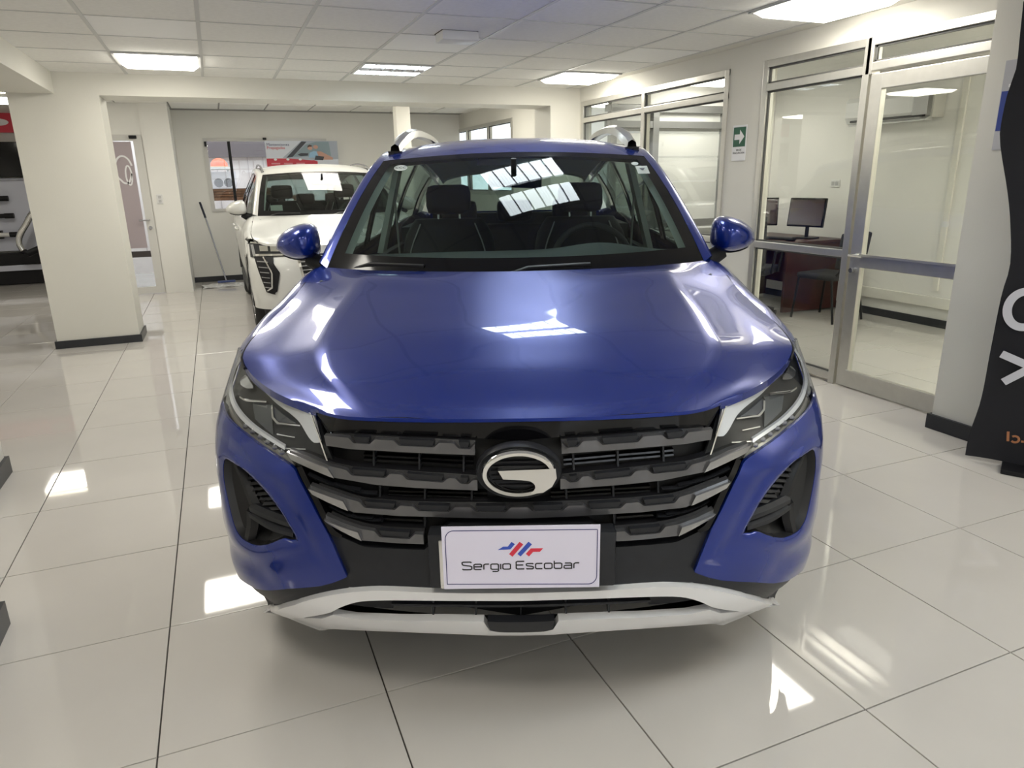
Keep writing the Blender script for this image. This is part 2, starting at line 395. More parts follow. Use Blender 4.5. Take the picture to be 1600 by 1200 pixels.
# storefront behind the camera: gridded glazing
sf = bpy.data.objects.new('window_6', None); col.objects.link(sf); sf['kind'] = 'structure'; sf['label'] = 'gridded storefront glazing behind the camera'
for k in range(9): obj('mullion', MB().box(-1.0+k*.5-.02, -1.0+k*.5+.02, YF, YF+.08, 1.25, 2.28), M_ALU, sf)
for z in (1.27, 1.6, 1.93, 2.26): obj('frame_rail', MB().box(-1.0, 3.0, YF+.005, YF+.075, z-.02, z+.02), M_ALU, sf)
struct(obj('wall_front', MB().box(XL, XR, YF, YF+.1, 0, 1.25).box(XL, XR, YF, YF+.1, 2.28, 2.47).box(XL, -1.0, YF, YF+.1, 1.25, 2.28).box(3.0, XR, YF, YF+.1, 1.25, 2.28), M_WALL))
# back door
d2 = bpy.data.objects.new('door_2', None); col.objects.link(d2); d2['kind'] = 'structure'; d2['label'] = 'white back door with a tall frosted pane'
M_DOOR = mat('white_door_paint', (.66, .65, .62), .45)
obj('stile', MB().box(-.875, -.775, 10.64, 10.69, .01, 2.05), M_DOOR, d2)
obj('stile', MB().box(-1.60, -1.50, 10.64, 10.69, .01, 2.05), M_DOOR, d2)
obj('door_rail', MB().box(-1.50, -.875, 10.64, 10.69, .01, .10), M_DOOR, d2)
obj('door_rail', MB().box(-1.50, -.875, 10.64, 10.69, 1.975, 2.05), M_DOOR, d2)
obj('pane', MB().box(-1.50, -.875, 10.66, 10.668, .10, 1.975), M_GLASS, d2)
M_FROST = mat('mauve_vinyl', (.42, .36, .38), .5)
fv = obj('frosted_vinyl', MB().box(-1.46, -.905, 10.651, 10.654, .62, 1.965), M_FROST, d2)
mk = lambda a, b, h: (a, h, b)
obj('vinyl_swirl', MB().ribbon([(-1.03+.10*math.cos(t)*(1 if t < 4 else .8), 1.62+.17*math.sin(t)) for t in np.linspace(.3, 6.0, 24)], .022, mk, 10.650, 10.646)
    .ribbon([(-.985+.035*math.cos(t), 1.55+.12*math.sin(t)) for t in np.linspace(0, 6.28, 20)], .018, mk, 10.650, 10.646), M_PRINTW, d2)
obj('push_plate', MB().box(-1.5, -.875, 10.63, 10.64, .50, .58), mat('dark_bar', (.05, .04, .04), .5), d2)
obj('lever_handle', MB().tube([(-.83, 10.64, .98), (-.83, 10.59, .98), (-.95, 10.59, .98)], .011, 8), M_DARKCHROME, d2, 40)
obj('lock_cylinder', MB().lathe([(0, -.02), (.022, -.02), (.024, 0)], (-.83, 10.64, .88), 'y', 14), M_DARKCHROME, d2, 40)
obj('door_closer', MB().rbox((-.87, 10.62, 2.02), (.09, .04, .04), bev=.006), M_BLACK, d2)
# back window
w6 = bpy.data.objects.new('window_7', None); col.objects.link(w6); w6['kind'] = 'structure'; w6['label'] = 'sliding back window left of the poster'
M_WFR = mat('white_window_frame', (.62, .61, .58), .4)
for a, b, c, d in ((-.05, 0, 1.03, 2.06), (1.65, 1.70, 1.03, 2.06)): obj('jamb', MB().box(a, b, 11.55, 11.62, c, d), M_WFR, w6)
for c, d in ((1.03, 1.07), (2.02, 2.06)): obj('track', MB().box(0, 1.65, 11.55, 11.62, c, d), M_WFR, w6)
obj('meeting_stile', MB().box(.275, .315, 11.57, 11.60, 1.07, 2.02), M_BLACK, w6)
obj('pane', MB().box(0, .29, 11.575, 11.581, 1.07, 2.02), M_GLASS, w6); obj('pane', MB().box(.30, 1.65, 11.59, 11.596, 1.07, 2.02), M_GLASS, w6)
for x in (-.02, .80): obj('latch', MB().rbox((x, 11.54, 2.055 if x > .5 else 1.98), (.05 if x > .5 else .03, .03, .03 if x > .5 else .07), bev=.004), M_BLACK, w6)
# yard outside the back
M_CORR = mat('pale_shutter', (.85, .78, .76), .6, var=.05)
yard = struct(obj('wall_yard', MB().box(-2.5, 3.0, 13.3, 13.4, 0, 3.2), M_CORR), 'pale yard wall outside the back window')
for k in range(22): obj('shutter_rib', MB().box(-2.4+k*.25, -2.385+k*.25, 13.285, 13.3, .3, 3.1), mat('shutter_rib_paint', (.62, .56, .55), .6), yard)
obj('grey_fascia', MB().box(-.3, 3.0, 13.1, 13.28, 1.85, 2.12), mat('fascia_grey', (.12, .10, .105), .6), yard)
struct(obj('ground_yard', MB().box(-2.5, 4, 11.72, 13.4, -.1, -.01), mat('yard_concrete', (.6, .55, .55), .8)))

# ------------------------------------------------------------------ ceiling lights
MLW = lamp_mat('lamp_warm', (1, .955, .85), LAMP_WARM, 14); MLC = lamp_mat('lamp_cool', (.86, .96, 1), LAMP_COOL, 14)
def ceiling_light(x, y, z, cool, label):
    t = thing('ceiling_light', label, 'ceiling light', (x, y, z), 0, 'square ceiling lights')
    h = .29
    obj('frame', MB().box(-h-.01, h+.01, -h-.01, -h+.012, -.012, .03).box(-h-.01, h+.01, h-.012, h+.01, -.012, .03).box(-h-.01, -h+.012, -h, h, -.012, .03).box(h-.012, h+.01, -h, h, -.012, .03), M_WHITE, t)
    if cool:      # open louvre fitting: two lit strips, a metal spine and cross blades
        for a, b in ((-h+.012, -.055), (.055, h-.012)): obj('lamp_strip', MB().box(-h+.012, h-.012, a, b, -.004, 0), MLC, t)
        obj('spine', MB().prism([(-.055, .0), (-.02, -.02), (.02, -.02), (.055, 0)], 'yz', -h+.012, h-.012), M_DARKCHROME, t)
        for k in range(5): obj('louvre_blade', MB().box(-.19+k*.095-.004, -.19+k*.095+.004, -h+.012, h-.012, -.022, -.002), M_DARKCHROME, t)
    else:
        a, b = h-.012, h-.05
        obj('diffuser', MB().add([(-a, -a, -.008), (a, -a, -.008), (a, a, -.008), (-a, a, -.008), (-b, -b, -.04), (b, -b, -.04), (b, b, -.04), (-b, b, -.04)], [(0, 1, 5, 4), (1, 2, 6, 5), (2, 3, 7, 6), (3, 0, 4, 7), (4, 5, 6, 7)]), MLW, t)
LAB = {(-1, 3): 'warm white square ceiling light left of the central one', (2, 3): 'cool white square ceiling light in the middle of the ceiling', (5, 3): 'warm square ceiling light in the far right corner by the wall'}
for (x, y, z) in LIGHTS:
    i, j = round((x-GX0)/GS-.5), round((y-GY0)/GS-.5)
    if j == 3: lab = LAB.get((i, j), 'warm white square ceiling light')
    elif i == 5 and j == -2: lab = 'square ceiling light cut by the top edge near the office door'
    else: lab = 'square ceiling light overhead, outside the picture'
    ceiling_light(x, y, z-.001, i == 2, lab)
for x, y, z, lab in ((-2.25, 10.4, 2.425, 'square ceiling light in front of the accessory display'), (-3.6, 6.4, ZC, 'square ceiling light overhead in the left bay, outside the picture'), (-3.6, 2.4, ZC, 'square ceiling light overhead in the left bay, outside the picture'),  # the two lights inside the office below are added to brighten its walls
                     (4.5, 2.0, 2.36, 'added unseen fill light inside the office, nearer the door'), (5.5, 2.0, 2.36, 'added unseen fill light inside the office, nearer the far wall'), (4.92, 6.35, 2.36, 'square ceiling light glimpsed through the interior window beside the sign'), (5.0, 8.6, 2.36, 'square ceiling light in the room behind the interior window'), (1.3, 9.0, 2.425, 'added fill light above the white car roof, hidden by the beam'), (-.25, 9.0, 2.425, 'added fill light in the rear bay left of the white car, hidden by the beam'), (2.95, 8.8, 2.425, 'added fill light in the rear bay right of the white car, hidden by the beam')):  # the three hidden by the beam are added to brighten the back wall
    ceiling_light(x, y, z, False, lab)
for x0, x1, y0, y1 in ((XR+.13, 6.18, 1.3, 6.8), (XR+.13, 6.18, 6.95, 13)):
    struct(obj('ceiling_office', MB().box(x0, x1, y0, y1, 2.36, 2.40), M_CEIL))
# ------------------------------------------------------------------ car geometry (car frame: x right, y rearward, z up, origin at the nose on the ground)
CARD = 1.50          # camera to nose
CAR_AZ = .0078       # car axis against the camera axis
def car_px(P):
    """car frame points (n,3) -> photo pixels"""
    P = np.atleast_2d(np.asarray(P, float)); q = P+np.array([0, CARD, -CAMH])
    c, s = math.cos(-CAR_AZ), math.sin(-CAR_AZ)
    q = np.stack([c*q[:, 0]-s*q[:, 1], s*q[:, 0]+c*q[:, 1], q[:, 2]], -1)
    z = q@AF
    return np.stack([800+FOC*(q@AR)/z, 600-FOC*(q@AU)/z], -1)
def car_ray(x, y):
    d = AR*(x-800)/FOC-AU*(y-600)/FOC+AF
    return rotz(d, CAR_AZ)
def cy_(x, y, yy):
    """pixel to car point at depth yy, folded to the +x half"""
    d = car_ray(x, y); t = (yy+CARD)/d[1]; return np.array([abs(d[0]*t), yy, CAMH+d[2]*t])
# nose surface S(s, z)
W_, L_, m_ = .915, .55, 2.3
_x = np.r_[np.linspace(0, .6, 60), W_*np.sin(np.linspace(math.asin(.6/W_), math.pi/2, 140))[1:]]
_y = L_*(1-np.maximum(0, 1-(_x/W_)**m_)**(1/m_))
_x = np.r_[_x, W_]; _y = np.r_[_y, 1.3]
_s = np.r_[0, np.cumsum(np.hypot(np.diff(_x), np.diff(_y)))]
def S(s, z, off=0.):
    s = np.asarray(s, float); z = np.asarray(z, float)
    x = np.interp(s, _s, _x); y = np.interp(s, _s, _y)
    g = np.interp(z, [.2, .3, .45, .64, .80, .95], [.965, .985, .997, 1, .995, .985])
    t = np.interp(z, [.18, .24, .30, .36, .50, .62, .75, .88, .95], [.13, .07, .03, .008, 0, .008, .03, .065, .10])*(1-sm((s-.8)/.4))
    t = t+.17*sm((x-.40)/.36)*np.clip((z-.70)/.17, 0, 1.25)**1.2*(1-sm((s-1.15)/.4))
    return np.stack([x*g, y+t, z+0*s], -1)
def Sn(s, z):
    e = 1e-3
    a = S(s+e, z)-S(s-e, z); b = S(s, z+e)-S(s, z-e); n = np.cross(a, b); n /= np.linalg.norm(n, axis=-1, keepdims=True)+1e-12
    return n*np.where(n[..., 1:2] > .0, -1, 1) if False else n
def So(s, z, off):
    """point on the nose, off metres inward (+) along the surface normal"""
    n = Sn(np.asarray(s, float), np.asarray(z, float))
    n = np.where((n[..., 0:1]*1+n[..., 1:2]*-1) < 0, -n, n)   # outward: +x or -y
    return S(s, z)-n*np.asarray(off, float)[..., None] if np.ndim(off) else S(s, z)-n*off
_gs, _gz = np.meshgrid(np.linspace(0, 1.22, 320), np.linspace(.16, 1.0, 220), indexing='ij')
_G = S(_gs.ravel(), _gz.ravel()); _Gm = _G*np.array([-1, 1, 1]); _gp = car_px(_Gm)
_nn = Sn(_gs.ravel(), _gz.ravel()); _nn = np.where((_nn[:, :1]-_nn[:, 1:2]) < 0, -_nn, _nn)
_view = np.array([0, -CARD, CAMH])-_G
_ok = (np.sum(_nn*_view, 1) > 0)
_gpv = np.where(_ok[:, None], _gp, 1e6)
def inv(px_, py_):
    """photo pixel (left half of the car) -> (s, z) on the nose"""
    k = np.argmin((_gpv[:, 0]-px_)**2+(_gpv[:, 1]-py_)**2); s, z = _gs.ravel()[k], _gz.ravel()[k]
    for _ in range(4):
        f0 = car_px(S(s, z)*[-1, 1, 1])[0]; e = 1e-4
        J = np.stack([(car_px(S(s+e, z)*[-1, 1, 1])[0]-f0)/e, (car_px(S(s, z+e)*[-1, 1, 1])[0]-f0)/e], -1)
        try: d = np.linalg.solve(J, np.array([px_, py_])-f0)
        except Exception: break
        if np.linalg.norm(d) > .03: break
        s, z = s+d[0], z+d[1]
    return max(0., float(s)), float(z)
def sz(poly):
    """list of pixels (x,y) or explicit ('s', s, z) -> array of (s,z)"""
    return np.array([p[1:] if p[0] == 's' else inv(*p) for p in poly], float)
def loft(top, bot, n, m, off=0., curve=True, offb=None):
    f = crom if curve else lin
    A, B = f(sz(top), n), f(sz(bot), n); G = []
    for i in range(m):
        t = i/(m-1); q = A+(B-A)*t; o = off if offb is None else off+(offb-off)*t
        G.append(So(np.maximum(q[:, 0], 0), q[:, 1], o))
    return G
def cx_at(y): return 808.5+.0162*(y-600)      # image of the car's mirror line
def paint_mat(name, base, metal, rough):
    m = mat(name, base, rough, metal, coat=.75, spec=.35)
    nt = m.node_tree; b = nt.nodes['Principled BSDF']
    n = nt.nodes.new('ShaderNodeTexNoise'); n.inputs['Scale'].default_value = 900; n.inputs['Detail'].default_value = 1
    tc = nt.nodes['Texture Coordinate']; nt.links.new(tc.outputs['Object'], n.inputs['Vector'])
    bp = nt.nodes.new('ShaderNodeBump'); bp.inputs['Strength'].default_value = .02 if metal > .1 else .0; bp.inputs['Distance'].default_value = .002
    nt.links.new(n.outputs['Fac'], bp.inputs['Height']); nt.links.new(bp.outputs['Normal'], b.inputs['Normal'])
    return m
M_BLUE = paint_mat('metallic_blue_paint', (.003, .023, .235), .40, .27)
M_WPAINT = paint_mat('pearl_white_paint', (.72, .72, .69), .0, .3)
M_WIND = thin_glass('windscreen_glass', (.55, .63, .60), 1.28)
M_SIDEGL = thin_glass('tinted_side_glass', (.42, .50, .48), 1.52)
M_INT = mat('cabin_plastic', (.030, .032, .034), .7, var=.1, vscale=30)
M_INT2 = mat('cabin_grey_trim', (.40, .44, .42), .8)
M_SEAT = mat('seat_leather', (.014, .014, .016), .6, spec=.3)

# hood side edge and centre profile
HE = np.array([(.51, .128, .872), (.634, .277, .88), (.742, .41, .886), (.802, .496, .902), (.832, .56, .922), (.842, .70, .950), (.835, .85, .975), (.815, 1.02, 1.012), (.795, 1.16, 1.060), (.772, 1.30, 1.103)])
HC = np.array([(.078, .872), (.13, .889), (.20, .912), (.28, .938), (.36, .960), (.48, .993), (.62, 1.021), (.78, 1.054), (.90, 1.080), (1.0, 1.104)])
def zc(y): return np.interp(y, HC[:, 0], HC[:, 1])
def side_top(y):
    Y = np.r_[HE[4:, 1], [1.6, 2.2, 2.8, 3.4, 3.9, 4.25, 4.5]]
    X = np.r_[HE[4:, 0], [.80, .825, .83, .82, .78, .73, .66]]; Z = np.r_[HE[4:, 2], [1.085, 1.09, 1.105, 1.13, 1.17, 1.19, 1.15]]
    return np.interp(y, Y, X), np.interp(y, Y, Z)
AX_F, AX_R, TR = .905, 3.585, .345
def arch_z(y, r=.405):
    z = .285
    for a in (AX_F, AX_R):
        if abs(y-a) < r: z = max(z, TR+math.sqrt(r*r-(y-a)**2))
    return z
def car_body(root, paint, kind):
    # hood
    rows = []
    for k in range(len(HE)):
        r = []
        for q in (0, .2, .4, .56, .68, .74, .84, .93, 1):
            xe, ye, ze = HE[k]; yc, _ = HC[k]
            x = q*xe; y = yc+(ye-yc)*q**2
            if k == 0:
                s = np.interp(x, _x, _s); p = S(s, .872); r.append((x, p[1]+.004, .872+.003*(1-q))); continue
            dr_ = .020*(1-.8*max(0, k-5)/4)
            zr = zc(y)-dr_*min(1, x/.56)**2 if q <= .68 else None
            if zr is None:
                xr, yr = .68*xe, yc+(ye-yc)*.68**2; z0 = zc(yr)-dr_*min(1, xr/.56)**2
                t = (q-.68)/.32; zr = z0+(ze-z0)*t-.012*math.sin(math.pi*min(1, t*1.15))*min(1, k/3)*(1-max(0, k-5)/4)
            r.append((x, y, zr))
        rows.append(np.vstack([lin(r[:5], 17)[:-1], crom(r[4:], 12)]))
    rows = np.array(rows); ncol = rows.shape[1]
    cols = [crom(rows[:, j], 40) for j in range(ncol)]
    G = np.array(cols).transpose(1, 0, 2)
    lip = G[0]+np.array([0, .02, -.022]); lip2 = G[0]+np.array([0, -.001, -.008])
    rear = G[-1]+np.array([0, .03, -.03])
    G = np.concatenate([[lip], [lip2], G, [rear]])
    side = G[:, -1]+np.array([.001, 0, -.02]); G = np.concatenate([G, side[:, None]], 1)
    obj('hood', MB().grid(mirror_cols(G)), paint, root, 50)
    # body sides, one per side, each with front wing, doors, rear quarter
    ys = np.r_[np.linspace(.56, 1.42, 30), np.linspace(1.5, 3.1, 18), np.linspace(3.16, 4.05, 30), np.linspace(4.1, 4.5, 7)]
    rowsb = []
    for y in ys:
        xt, zt = side_top(y)
        k = 1-.16*sm((y-3.8)/.75); f = sm((y-1.25)/.35)
        zsh = np.interp(y, [.56, .61, .745, .91, 1.1, 1.28, 1.6, 2.6, 3.6, 4.5], [.85, .868, .912, .95, .976, 1.025, 1.03, 1.04, 1.06, 1.08])
        xsh = np.interp(y, [.56, .61, .745, .91, 1.1, 1.28, 1.6, 2.6, 3.6], [.893, .899, .901, .901, .893, .875, .862, .872, .872])
        prof = [(xt+.003, zt-.003), ((xt+xsh)/2+.006, (zt+zsh)/2+.012), (xsh, zsh), (.912, zsh-.09), (.918, .74), (.912, .60), (.90, .46), (.875, .285)]
        prof = [(x*k if i > 0 else x, z) for i, (x, z) in enumerate(prof)]
        P = crom(prof, 40); zb = arch_z(y); P = P[P[:, 1] >= zb-1e-6]
        xb = np.interp(zb, crom(prof, 60)[::-1, 1], crom(prof, 60)[::-1, 0]); P = np.vstack([P, [(xb, zb)]])
        P = lin(P, 22); rowsb.append([(p[0], max(y, .625+1.2*(max(p[1], .785)-.785)) if p[1] < .916 else y, p[1]) for p in P])
    rowsb = np.array(rowsb)
    segs = {'front_wing': (0, 31), 'front_door': (30, 40), 'rear_door': (39, 49), 'rear_quarter': (48, len(ys))}
    for nme, (a, b) in segs.items():
        for sg in (1, -1):
            Gs = rowsb[a:b]; inn = Gs*np.array([1, 1, 1])
            Gs = Gs*np.array([sg, 1, 1])
            edge = Gs[:, -1]+np.array([-.05*sg, 0, .0]); Gs = np.concatenate([Gs, edge[:, None]], 1)
            p = obj(nme, MB().grid(Gs.tolist()), paint, root, 40)
            if 'door' in nme:
                yy = ys[b-1]-.14
                obj('door_handle', MB().tube([(sg*.925, yy-.1, .93), (sg*.945, yy-.07, .935), (sg*.945, yy+.07, .94), (sg*.925, yy+.1, .94)], .012, 8), paint, p, 60)
    for sg in (1, -1): obj('hood_gap', MB().tube([(sg*(p[0]+.004), p[1], p[2]-.007) for p in crom(HE[3:-1], 22)], .0045, 6), M_BLACK, root, 60)
    # arch trims, sill
    for sg in (1, -1):
        for a in (AX_F, AX_R):
            G = []
            for t in np.linspace(math.radians(-6), math.radians(186), 30):
                G.append([(sg*(.893+.012*q), a+(.375+.045*q2)*math.cos(t), TR+(.375+.045*q2)*math.sin(t)) for q, q2 in ((0, 0), (1, .25), (1, .8), (.2, 1))])
            obj('arch_trim', MB().grid(G), M_BLACK, root, 50)
        obj('sill_cladding', MB().slab([[(sg*.905, y, .40), (sg*.915, y, .33), (sg*.87, y, .24), (sg*.7, y, .235)] for y in np.linspace(1.33, 3.16, 8)], (-.02*sg, 0, .0)), M_BLACK, root, 40)
    # windscreen
    def ws(q, r):
        b = np.array([.738*q, .985+.27*q**2.2, 1.083+.012*q**2]); t = np.array([.605*q, 1.855+.06*q**2, 1.537-.027*q**2])
        p = b+(t-b)*r; bow = .03*4*r*(1-r); return p+np.array([.2*q, -.45, .85])*bow*.8
    def region(qa, qb, ra, rb, n=14, m=12): return [[tuple(ws(q, r)) for q in np.linspace(qa, qb, n)] for r in np.linspace(ra, rb, m)]
    qi, r0, r1 = .925, .115, .945
    obj('windscreen', MB().grid(mirror_cols(region(0, qi, r0, r1))), M_WIND, root, 60)
    frit = mat('black_frit', (.006, .006, .007), .10, spec=.15)
    fb = MB().grid(mirror_cols(region(0, 1, 0, r0, 14, 3))).grid(mirror_cols(region(0, 1, r1, 1, 14, 3)))
    A = region(qi, 1, r0, r1, 3, 12); fb.grid(A).grid(mx(A))
    obj('windscreen_border', fb, frit, root, 60)
    tp = [[tuple(ws(q, r)+np.array([0, .006, -.003])) for q in np.linspace(0, .26, 6)] for r in np.linspace(.86, .95, 4)]
    obj('sensor_housing', MB().grid(mirror_cols(tp)), frit, root, 60)
    # A pillars + cant rails
    ci = [tuple(ws(1, r)+np.array([.001, 0, .001])) for r in np.linspace(0, 1, 10)]
    re_ = [(.612, 2.15, 1.556), (.607, 2.5, 1.583), (.60, 3.0, 1.59), (.59, 3.5, 1.565), (.575, 3.95, 1.50), (.56, 4.2, 1.44)]
    inner = np.vstack([ci, re_])
    out = np.array([(.785, 1.36, 1.092), (.772, 1.42, 1.135), (.757, 1.50, 1.185), (.742, 1.58, 1.235), (.727, 1.66, 1.283), (.713, 1.74, 1.33), (.70, 1.82, 1.373), (.688, 1.90, 1.413), (.678, 1.99, 1.45), (.668, 2.10, 1.483),
                    (.662, 2.28, 1.515), (.658, 2.6, 1.536), (.652, 3.05, 1.54), (.645, 3.5, 1.515), (.63, 3.95, 1.45), (.61, 4.2, 1.39)])
    gl_top = out
    for sg in (1, -1):
        G = []
        for a, b in zip(inner, out):
            mid = (a+b)/2+np.array([.016, -.012, .022]); c = crom([a, mid, b, b+np.array([-.03, .01, -.01])], 9); G.append(c*np.array([sg, 1, 1]))
        G = [crom(np.array(G)[:, j], 40) for j in range(9)]
        obj('roof_pillar', MB().grid(G), paint, root, 50)
    # roof
    rc = np.array([(1.855, 1.538), (1.98, 1.572), (2.15, 1.600), (2.5, 1.632), (3.0, 1.640), (3.5, 1.617), (3.95, 1.565), (4.22, 1.515)])
    rl = np.vstack([inner[9:]])
    rl = np.array([rl[0], (rl[0]+rl[1])/2+np.array([0, 0, .004]), *rl[1:]])
    G = []
    for (yc, zc_), e in zip(rc, rl):
        G.append(crom([(0, yc, zc_), (.22, yc+(e[1]-yc)*.15, zc_-.004), (.42, yc+(e[1]-yc)*.5, zc_-.5*(.012+.35*(zc_-e[2]))-.004), (.54, yc+(e[1]-yc)*.8, e[2]+.35*(zc_-e[2])-.004), tuple(e)], 16))
    G = np.array(G); G = np.array([crom(G[:, j], 30) for j in range(16)]).transpose(1, 0, 2)
    rf = obj('roof', MB().grid(mirror_cols(G)), paint, root, 60)
    obj('headliner', MB().grid(mirror_cols(G[1:]+np.array([0, .05, -.05]))), M_INT2, root, 60)
    # roof rails
    for sg in (1, -1):
        if kind == 'blue':
            ctr = [(.572, 2.06, 1.566), (.566, 2.16, 1.60), (.556, 2.30, 1.636), (.548, 2.5, 1.662), (.543, 2.8, 1.675), (.538, 3.2, 1.675), (.535, 3.55, 1.655), (.53, 3.8, 1.60)]
            c = crom(ctr, 26); G = []
            for i, p in enumerate(c):
                wd = .030*(1 if i > 1 else .8); G.append([(sg*(p[0]+a*wd), p[1], p[2]+b*.028) for a, b in ((-1, -.6), (-.75, .55), (0, .9), (.8, .5), (1, -.6), (0, -.9))])
            rl_ = obj('roof_rail', MB().grid(G, closed_u=True), mat('brushed_rail', (.70, .71, .71), .2, .95), root, 50)
            obj('rail_foot', MB().box(min(sg*.54, sg*.605), max(sg*.54, sg*.605), 2.05, 2.10, 1.548, 1.558), M_BLACK, rl_)
            obj('rail_foot', MB().box(min(sg*.50, sg*.56), max(sg*.50, sg*.56), 3.72, 3.85, 1.56, 1.60), M_BLACK, rl_)
        else:
            obj('roof_rail', MB().tube(crom([(sg*.60, 2.0, 1.53), (sg*.597, 2.2, 1.595), (sg*.59, 3.0, 1.63), (sg*.575, 3.8, 1.545)], 20), .011, 8), M_DARKCHROME, root, 60)
        obj('roof_moulding', MB().slab([[(sg*(x-.012), y, z+.004), (sg*(x+.012), y, z+.003)] for x, y, z in [(p[0]-.018, p[1], p[2]+.003) for p in crom(rl[1:], 20)]], (0, 0, -.006)), M_BLACK, root)
    # side glass
    for sg in (1, -1):
        t = crom(gl_top, 40); G = []
        for p in t:
            y = max(p[1], 1.40); xb, zb = side_top(y); G.append([(sg*(p[0]-.006), p[1]+.004, p[2]-.004), (sg*((p[0]+xb)/2+.012), (p[1]+y)/2, (p[2]+zb)/2), (sg*(xb-.004), y, zb-.004)])
        obj('side_glass', MB().grid(G), M_SIDEGL, root, 60)
        for yb, wd in ((2.42, .05), (3.35, .05), (3.98, .12)):
            pt = np.array([np.interp(yb, gl_top[:, 1], gl_top[:, k]) for k in range(3)]); xb, zb = side_top(yb+.02)
            c = [pt+np.array([.0, 0, 0]), (pt+np.array([xb, yb+.01, zb]))/2+np.array([.016, 0, 0]), np.array([xb+.004, yb+.02, zb-.01])]
            c = crom(c, 6); obj('window_pillar', MB().slab([[(sg*p[0], p[1]-wd, p[2]), (sg*(p[0]+.003), p[1], p[2]), (sg*p[0], p[1]+wd, p[2])] for p in c], (-.012*sg, 0, 0)), M_GLOSSB, root, 40)
        cb = crom([(sg*(side_top(y)[0]+.004), y, side_top(y)[1]+.002) for y in (1.42, 2, 2.6, 3.2, 3.8)], 20)
        obj('belt_moulding', MB().tube(cb, .009, 6), M_DARKCHROME if kind == 'blue' else M_BLACK, root, 60)
    # rear end
    def rear(z): return np.interp(z, [.25, .45, .7, .9, 1.1, 1.2], [4.48, 4.55, 4.54, 4.50, 4.47, 4.42])
    G = [[(x, rear(z)-.10*(abs(x)/.78)**3, z) for x in np.linspace(-.775+.1*max(0, (z-.9))/.3, .775-.1*max(0, (z-.9))/.3, 17)] for z in (.27, .45, .6, .75, .9, 1.05, 1.17)]
    obj('tailgate', MB().grid(G), paint, root, 50)
    G = [[(x*(.66+(.565-.66)*t), 4.45-.08*abs(x)**2+(4.21-4.45)*t, 1.165+(1.50-1.165)*t) for x in np.linspace(-1, 1, 13)] for t in np.linspace(0, 1, 5)]
    obj('rear_window', MB().grid(G), M_SIDEGL, root, 60)
    for sg in (1, -1):
        obj('tail_lamp', MB().rbox((sg*.62, 4.47, .97), (.28, .09, .12), Matrix.Rotation(sg*-.35, 3, 'Z'), bev=.02), mat('red_lens', (.35, .01, .012), .15, coat=1), root, 40)
        obj('rear_corner', MB().grid([[(sg*.775, 4.40, z), (sg*.80, 4.42, z), (sg*.775, 4.50, z)] for z in (.285, .6, .9, 1.1)]), paint, root, 40)
    # underbody, firewall, cabin
    obj('underbody', MB().box(-.80, .80, .50, 4.40, .22, .30), M_BLACK, root)
    obj('engine_bay', MB().rbox((0, .62, .58), (1.0, .60, .5), bev=.05).box(-.62, .62, .36, 1.2, .30, .82), M_BLACK, root)
    obj('cabin_floor', MB().box(-.72, .72, 1.2, 4.3, .30, .36).box(-.78, -.74, 1.3, 4.3, .36, 1.02).box(.74, .78, 1.3, 4.3, .36, 1.02).box(-.72, .72, 3.85, 4.3, .36, .85).box(-.66, .66, 4.30, 4.36, .36, 1.16).box(-.76, -.71, 3.3, 4.32, .6, 1.12).box(.71, .76, 3.3, 4.32, .6, 1.12), M_INT, root)
    dz = [(1.04, 1.082), (1.25, 1.106), (1.42, 1.122), (1.58, 1.120), (1.67, 1.07), (1.70, .95), (1.64, .72)]
    G = [[(x, y+.06*(x/.72)**2, z-.015*(x/.72)**2+(.028*math.exp(-((x-.37)/.17)**2) if 1.4 < y < 1.67 else 0)) for x in np.linspace(-.73, .73, 33)] for y, z in dz]
    G = np.array(G); G = np.array([crom(G[:, j], 22) for j in range(33)]).transpose(1, 0, 2)
    da = obj('dashboard', MB().grid(G.tolist()), mat('dash_soft', (.08, .092, .092), .65, bump=.15, bscale=300), root, 50)
    # steering wheel (left hand drive: image right)
    ct = np.array([.37, 1.88, 1.035]); tilt = math.radians(28)
    ring = [ct+np.array([.185*math.cos(a), .185*math.sin(a)*math.sin(tilt), .185*math.sin(a)*math.cos(tilt)]) for a in np.linspace(0, 2*math.pi, 33)]
    sw = obj('steering_wheel', MB().tube(ring, .015, 8, caps=False), M_INT, root, 60)
    spk = MB().tube([ct, ct+np.array([0, -.15, -.03])], .03, 10)
    for a in (0, math.pi, -math.pi/2): spk.tube([ct, ct+.18*np.array([math.cos(a), math.sin(a)*math.sin(tilt), math.sin(a)*math.cos(tilt)])], .014, 6)
    obj('steering_hub', spk.rbox(tuple(ct), (.12, .05, .10), Matrix.Rotation(-tilt, 3, 'X'), bev=.02), M_INT, sw, 40)
    M_SEAM = mat('seat_piping', (.30, .31, .31), .5)
